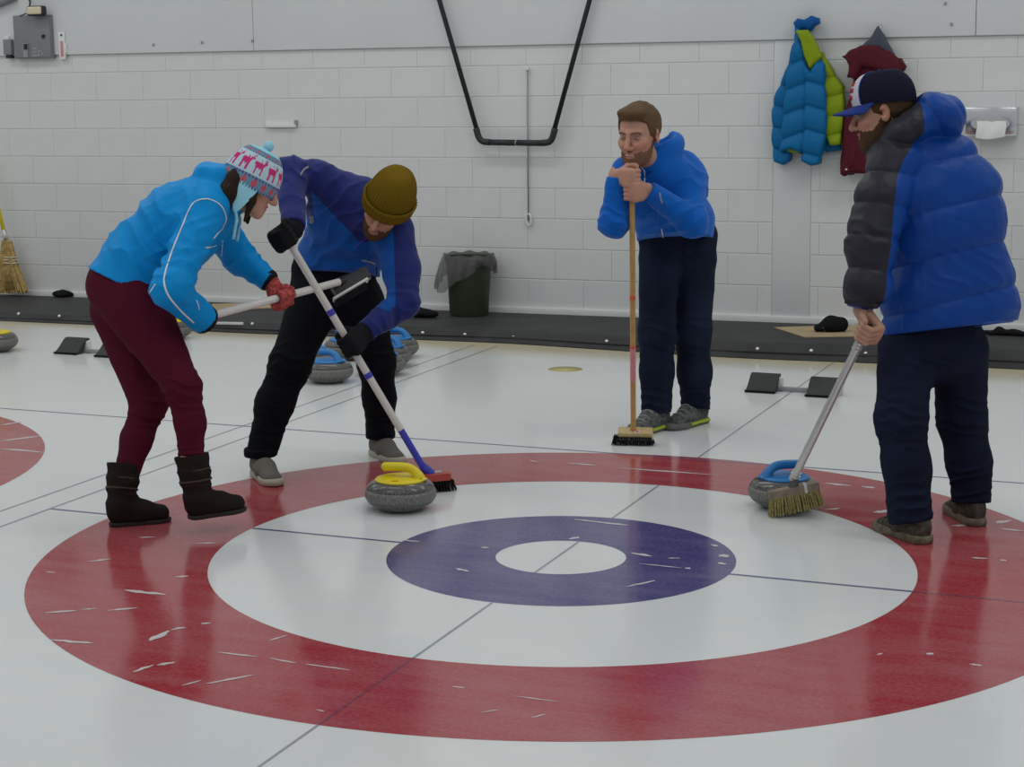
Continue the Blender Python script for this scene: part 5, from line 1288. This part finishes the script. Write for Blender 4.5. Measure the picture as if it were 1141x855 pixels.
mk('back_seam', tube(onpath(jk4, [(1004, 340), (1005, 356), (1005, 372)], 6.2, 7.0, .0), .003, 6), M['bluecuff'], jo)
def tr4(p):
    d = chain(p, [(P(1040, 392, 6.77), .185, .135), (P(1040, 360, 6.76), .18, .13)], cv(1, 0, -.2), .05)
    l1 = limb(p, [(P(1010, 392, 6.72), .108), (P(1004, 468, 6.66), .090), (P(1010, 520, 6.64), .083), (P(1014, 574, 6.62), .082)], .04)
    l2 = limb(p, [(P(1070, 392, 6.82), .106), (P(1072, 468, 6.84), .088), (P(1080, 515, 6.86), .080), (P(1082, 556, 6.88), .076)], .04)
    d = smin(smin(d, l1, .035), l2, .035)
    for c, s in ((P(1004, 470, 6.58), 1), (P(1072, 465, 6.76), 2)): d = d+folds(p, c, cv(.2, 1, 0), .0075, .045, .10, seed=s)
    for c, s in ((P(1016, 560, 6.54), 3), (P(1082, 540, 6.8), 4)): d = d+folds(p, c, cv(-.2, 1, 0), .009, .045, .085, seed=s)
    d = d+folds(p, P(1040, 405, 6.62), cv(.6, .8, 0), .005, .06, .12, seed=5)+.002*wav(p, 36, 15)+.0035*ridge(p, 40, 28)
    return np.where((p-P(1047, 500, 6.75))@cv(1, 0, 0) < 0, cut(d, p, P(1016, 581, 6.62), cv(.15, -1, 0)), cut(d, p, P(1082, 560, 6.88), cv(0, -1, 0)))
lo, hi = bnd([P(970, 345, 6.5), P(1115, 345, 7.0), P(970, 590, 6.5), P(1115, 580, 7.0)], .05)
M['denim4'] = mat('dark_blue_denim', (0.009, 0.013, 0.030), .8, bump=FAB, var=(4, .75, 1.3))
garment('jeans', W4, tr4, lo, hi, .0068, M['denim4'])
M['hiker'] = mat('grey_brown_hiking_fabric', (0.075, 0.065, 0.052), .85, var=(50, .5, 1.5), bump=(110, .4, .003)); M['hikesole'] = mat('tan_hiking_sole', (0.15, 0.125, 0.085), .75, var=(40, .6, 1.3))
for a, fd in ((P(1018, 578, 6.62), nrm(G(978, 583)-G(1030, 601))), (P(1082, 556, 6.88), nrm(VD*.96-VR*.12))):
    fd = nrm(V3(fd[0], fd[1], 0)); hp = V3(a[0], a[1], 0)-fd*.085
    shoe(W4, hp, fd, L=.30, W=.053, solem=M['hikesole'], upm=M['hiker'], hi=.105, sole_h=.032, lace=M['black'])
fn = hairfn(H4, .3, 9, grow=.006, ftop=.01); lo, hi = bnd([hw(H4, (x, y, z)) for x in (-.1, .1) for y in (-.12, .11) for z in (-.08, .13)], .01)
M['dkbrown'] = mat('dark_brown_beard', (0.085, 0.048, 0.026), .8, bump=(280, .8, .004))
garment('hair', W4, fn, lo, hi, .005, M['dkbrown'])
fn = beardfn(H4, .0030, -.012, 6, long=.022); lo, hi = bnd([hw(H4, (x, y, z)) for x in (-.09, .09) for y in (-.03, .12) for z in (-.18, .01)], .01)
garment('beard', W4, fn, lo, hi, .0042, M['dkbrown'])
eyes(W4, H4, M['dkbrown'], .6)
# trucker cap
cvf, cuv = dome(H4, (0, -.010, 0), .088, .108, .034, .142, nu=120, nv=40, ex=.50, z0f=lambda g: .004*math.cos(g)-.006*(1-math.cos(g)))
ang = np.abs((cuv[:, 0]+math.pi) % (2*math.pi)-math.pi)
M['capm'] = panel_mat('navy_and_white_cap', (0.010, 0.011, 0.026), (0.55, 0.55, 0.60), rough=.8, bump=(150, .3, .003))
co = mk('trucker_cap', cvf, M['capm'], W4, True, {'panel': (0.80-.05*cuv[:, 1])-ang}, label='navy trucker cap with white front panel and blue peak')
M['peak'] = mat('blue_cap_peak', (0.022, 0.045, 0.22), .7, bump=FAB)
V, F = [], []; na, nr = 25, 9
for lay in (0, 1):
    for j in range(nr):
        t = j/(nr-1)
        for i in range(na):
            g = math.radians(-72+144*i/(na-1)); x0_ = math.sin(g)*.0885; y0_ = -.010+math.cos(g)*.108
            ext = .072*(math.cos(g)**.55 if math.cos(g) > 0 else 0)*t
            V.append(hw(H4, (x0_*(1+.05*t), y0_+ext, .036-.012*t-.020*(x0_/.09)**2*t-.004*lay+.0005)))
for lay in (0, 1):
    o_ = lay*na*nr
    for j in range(nr-1):
        for i in range(na-1):
            a = o_+j*na+i; F.append((a, a+1, a+na+1, a+na) if lay == 0 else (a, a+na, a+na+1, a+1))
for i in range(na-1): a = (nr-1)*na+i; F.append((a, a+1, a+1+na*nr, a+na*nr))
mk('peak', (np.array(V), F), M['peak'], co)
def dpt(g, t, lift=.002):
    zb = .034+.004*math.cos(g)-.006*(1-math.cos(g)); z = zb+(.142-zb)*math.sin(t*math.pi/2); r = max(1e-3, math.cos(t*math.pi/2))**.5; b = 1+.05*math.sin(min(1, t*1.6)*math.pi)
    return hw(H4, (math.sin(g)*(.088*b*r+lift), -.010+math.cos(g)*(.108*b*r+lift), z))
for s in (1, -1): mk('panel_piping', tube([dpt(s*(.80-.05*t), t) for t in np.linspace(.02, .96, 16)], .0028, 6), M['peak'], co)
M['capred'] = mat('red_embroidery', (0.42, 0.03, 0.05), .8)
for row, (t0, cnt) in enumerate(((.14, 5), (.30, 6), (.46, 5))):
    for k in range(cnt):
        g = (k-(cnt-1)/2)*.15
        mk('embroidered_letter', tube([dpt(g-.03, t0), dpt(g-.03, t0+.09), dpt(g+.03, t0+.09), dpt(g+.03, t0)], .0028, 5), M['capred'], co)
mk('top_button', lathe([(.008, 0), (.007, .003), (.0001, .005)], 12, hw(H4, (0, -.010, .142))), M['peak'], co)

# ------------------------------------------------------------ jackets on the wall hooks
def wjk(px, py, off): return PY(px, py, WY-off)
hookm = M['steel']
def hook(t, px, py):
    mk('hook', tube(spline([wjk(px, py-6, .0), wjk(px, py-6, .03), wjk(px, py+2, .055), wjk(px, py-2, .075)], 4), .006, 8), hookm, t)
WS = V3(1, 0, 0)
def wchain(p, pts, k=.03):     # (px, py, off from wall, half width, half depth)
    return chain(p, [(wjk(a, b, o), rw, rd) for a, b, o, rw, rd in pts], WS, k)
def poly2(u, v, pts):
    """signed distance to a closed outline in the wall plane"""
    d = np.full(len(u), 1e9); ins = np.zeros(len(u), bool); n = len(pts)
    for i in range(n):
        ax_, ay_ = pts[i]; bx_, by_ = pts[(i+1) % n]; ex, ey = bx_-ax_, by_-ay_
        wx_, wy_ = u-ax_, v-ay_; t = np.clip((wx_*ex+wy_*ey)/(ex*ex+ey*ey+1e-12), 0, 1)
        d = np.minimum(d, (wx_-ex*t)**2+(wy_-ey*t)**2)
        c = ((ay_ <= v) != (by_ <= v)) & (u < ax_+(v-ay_)*ex/(ey+(1e-12 if ey >= 0 else -1e-12)))
        ins ^= c
    return np.where(ins, -1, 1)*np.sqrt(d)
def smax(a, b, k): return -smin(-a, -b, k)
def cloth(pts, yo, th, k=.05, per=0, amp=0, ph=0, tilt=0.0, crease=0.0, seed=1):
    """a hanging piece of clothing: outline in pixels of the wall, distance off the wall, half thickness, quilting"""
    Q = []
    for a, b in pts: x, z = wloc(a, b); Q.append((x, z))
    Q = [tuple(q) for q in Q]
    def fn(p):
        r = p-WO; u = r@WX; v = r@WZ
        t = th
        d2 = poly2(u, v, Q)
        if per: t = th-amp+2*amp*np.abs(np.sin(math.pi*(v+tilt*u+ph+.012*np.sin(u*22))/per))**.5
        d = smax(d2, np.abs(p[:, 1]-(WY-yo))-t, k)
        if per: d = d-.006*np.abs(np.sin(math.pi*(v+tilt*u+ph+.012*np.sin(u*22))/per))**.5
        if crease: d = d+crease*ridge(p*np.array([1, 1, .45]), 60, seed)
        return np.maximum(d+.0015*ridge(p, 90, seed+3), p[:, 1]-(WY-.016))
    return fn
def sc(L, ox, oy, k): return [(ox+a/k, oy+b/k) for a, b in L]
def uni(*fs): return lambda p: np.minimum.reduce([f(p) for f in fs])
tB = thing('down_jacket', 'turquoise down jacket with lime lining hanging on the wall', 'jacket', wbase(905, 170))
hook(tB, 901, 28)
S1 = lambda L: sc(L, 855, 10, 4.62)
fA = cloth(S1([(160,130),(190,150),(165,260),(125,400),(110,520),(105,640),(138,690),(128,775),(95,797),(55,780),(43,690),(43,520),(60,440),(105,340),(135,250)]), .060, .042, .03, .135, .010, .02)
fB = cloth(S1([(180,130),(212,220),(228,310),(224,420),(220,520),(215,660),(198,740),(150,712),(92,728),(103,600),(113,480),(130,330),(158,210)]), .095, .052, .035, .150, .013, .05, -.15)
fC = cloth(S1([(213,290),(250,330),(285,245),(318,285),(322,420),(328,600),(312,700),(288,790),(250,798),(203,775),(212,660),(217,520),(220,400)]), .105, .055, .035, .150, .013, .10, .05)
fF = cloth(S1([(300,640),(388,690),(390,728),(310,738)]), .040, .02, .02)
fN = cloth(S1([(160,95),(188,100),(200,150),(190,200),(160,180)]), .09, .03, .02)
lo, hi = bnd([wjk(862, 26, .22), wjk(944, 186, .0)], .02)
M['turq'] = mat('turquoise_nylon', (0.004, 0.135, 0.34), .5, bump=(60, .25, .004), spec=.2); M['limen'] = mat('lime_nylon', (0.23, 0.32, 0.008), .5, bump=(60, .25, .004), spec=.2)
garment('quilted_shell', tB, uni(fA, fB, fC, fF, fN), lo, hi, .0068, M['turq'])
fD = cloth(S1([(172,112),(237,108),(292,190),(312,250),(245,312),(214,240),(200,170)]), .150, .028, .025, crease=.003, seed=5)
fE = cloth(S1([(298,225),(350,325),(402,400),(408,520),(398,620),(388,692),(345,697),(312,640),(314,500),(306,420),(298,300)]), .075, .045, .03, .12, .009, .03, crease=.002, seed=7)
fH = cloth(S1([(108,722),(150,702),(198,730),(192,748),(140,738)]), .085, .03, .02)
garment('lime_lining', tB, uni(fD, fE, fH), lo, hi, .0068, M['limen'])
fG = cloth(S1([(152,75),(170,55),(205,58),(240,36),(287,48),(290,78),(262,92),(240,120),(200,108),(175,118),(160,100)]), .085, .040, .03, crease=.010, seed=9)
lo, hi = bnd([wjk(880, 12, .17), wjk(922, 44, .0)], .01)
M['dkturq'] = mat('deep_blue_nylon', (0.004, 0.085, 0.30), .5, bump=(60, .3, .004), spec=.2); garment('hood', tB, fG, lo, hi, .0055, M['dkturq'])
mk('zip_pull', tube([wjk(892, 160, .12), wjk(892.5, 167, .12)], .005, 6), M['redplastic'], tB)
tR = thing('shell_jacket', 'maroon shell jacket with grey hood lining hanging on a hook', 'jacket', wbase(965, 190))
hook(tR, 981, 34)
S2 = lambda L: sc(L, 840, 0, 3.79)
gA = cloth(S2([(393,240),(415,215),(465,190),(530,190),(590,220),(640,250),(668,278),(655,305),(590,312),(480,288),(455,335),(403,332),(415,280)]), .125, .050, .04, crease=.012, seed=11)
gB = cloth(S2([(450,262),(560,255),(640,280),(650,720),(520,722),(440,735),(374,737),(383,600),(398,470),(428,380)]), .080, .050, .03, crease=.012, seed=12)
lo, hi = bnd([wjk(938, 45, .22), wjk(1022, 198, .0)], .02)
M['maroon'] = mat('maroon_nylon', (0.085, 0.008, 0.016), .6, bump=(60, .25, .004), spec=.2); garment('shell', tR, uni(gA, gB), lo, hi, .0072, M['maroon'])
gC = cloth(S2([(533,112),(541,112),(572,170),(610,240),(540,215),(455,200),(500,160)]), .075, .034, .025, crease=.004, seed=14)
lo, hi = bnd([wjk(950, 26, .2), wjk(1015, 72, .0)], .02)
M['greyl'] = mat('grey_blue_lining', (0.060, 0.072, 0.098), .7, bump=(60, .25, .004)); garment('hood_lining', tR, gC, lo, hi, .006, M['greyl'])
for q in ((943, 189, .125), (1010, 70, .17)): mk('snap', tube([wjk(q[0], q[1], q[2]), wjk(q[0], q[1], q[2]+.01)], .007, 10), M['rivet'], tR)

# ------------------------------------------------------------ odds and ends on the walkway
def lump(name, label, cat_, parts, m, seed, px, py, amp=.006):
    c = onmat(px, py); t = c
    def fn(p):
        d = None
        for dx, dy, dz, a, b, e, rz in parts:
            R_ = [V3(math.cos(rz), math.sin(rz), 0), V3(-math.sin(rz), math.cos(rz), 0), UP]
            q = ell(p, c+V3(dx, dy, dz), R_, (a, b, e)); d = q if d is None else smin(d, q, .02)
        d = d+amp*wav(p, 70, seed)
        return np.maximum(d, (mh(c[0])+.0035+.0085*(p[:, 0]-c[0]))-p[:, 2])
    lo, hi = bnd([c+V3(-.25, -.2, -.02), c+V3(.25, .2, .16)], 0)
    v, f = surf(fn, lo, hi, .0065); o = mk(name, (v-c, f), m); o.location = c
    return setp(o, label, cat_)
lump('glove', 'black crumpled glove lying on the walkway by the corn broom', 'glove', [(0, 0, .025, .05, .04, .03, 0), (.05, .01, .022, .045, .03, .026, .3), (-.045, .0, .02, .035, .03, .02, 0), (.01, -.03, .018, .03, .03, .018, 0)], M['black'], 3, 69, 331)
lump('glove', 'black folded cloth glove lying on the walkway beside the green bin', 'glove', [(-.05, 0, .035, .06, .045, .036, 0), (.035, 0, .03, .075, .045, .03, -.1), (-.01, .0, .03, .05, .05, .03, 0)], M['black'], 4, 472, 354)
sc_ = flat = onmat(926, 371)
def slip(p):
    q = p-V3(sc_[0], sc_[1], mh(sc_[0])+.008); q = q@np.array([nrm(V3(.96, .28, 0)), nrm(V3(-.28, .96, 0)), UP]).T
    d = ecap(q, V3(-.085, 0, .022), V3(.0, 0, .045), V3(0, 1, 0), (.042, .022), (.050, .045))
    d = smin(d, ecap(q, V3(0, 0, .045), V3(.06, 0, .045), V3(0, 1, 0), (.050, .052), (.045, .048)), .03)
    return np.maximum(d+.002*wav(q, 60, 2), .001-q[:, 2])
lo, hi = bnd([sc_+V3(-.16, -.12, 0), sc_+V3(.16, .12, .14)], 0); v, f = surf(slip, lo, hi, .006)
t = thing('shoe_cover', 'black rubber shoe cover lying on the tan cardboard sheet', 'shoe cover', sc_); mk('cover', (v, f), M['black'], t)
mk('tag', tube([hit(slip, 917, 365, 10, 12, .001), hit(slip, 919, 369, 10, 12, .001)], .004, 6), M['grey'], t)
lump('strap', 'black tangled strap on the walkway behind the parka', 'strap', [(0, 0, .02, .07, .03, .022, .1), (.09, .0, .018, .06, .03, .02, -.2), (-.08, .0, .015, .05, .025, .016, 0), (-.03, .01, .035, .02, .02, .018, 0)], M['black'], 8, 1118, 374, .008)

# woven cloth has next to no mirror-like sheen
for k_ in ('azure', 'burg', 'j2', 'hoodie', 'denim', 'denim4', 'blackjean', 'mustard', 'black', 'boot', 'knit', 'mitt', 'capm', 'peak', 'greyshoe', 'greymesh', 'hiker', 'brownbeard', 'redbeard', 'dkbrown', 'brownhair', 'darkhair', 'rubber'):
    M[k_].node_tree.nodes['Principled BSDF'].inputs['Specular IOR Level'].default_value = 0.10
for k_ in ('j4',): M[k_].node_tree.nodes['Principled BSDF'].inputs['Specular IOR Level'].default_value = 0.22
M['rubber'].node_tree.nodes['Principled BSDF'].inputs['Specular IOR Level'].default_value = 0.3
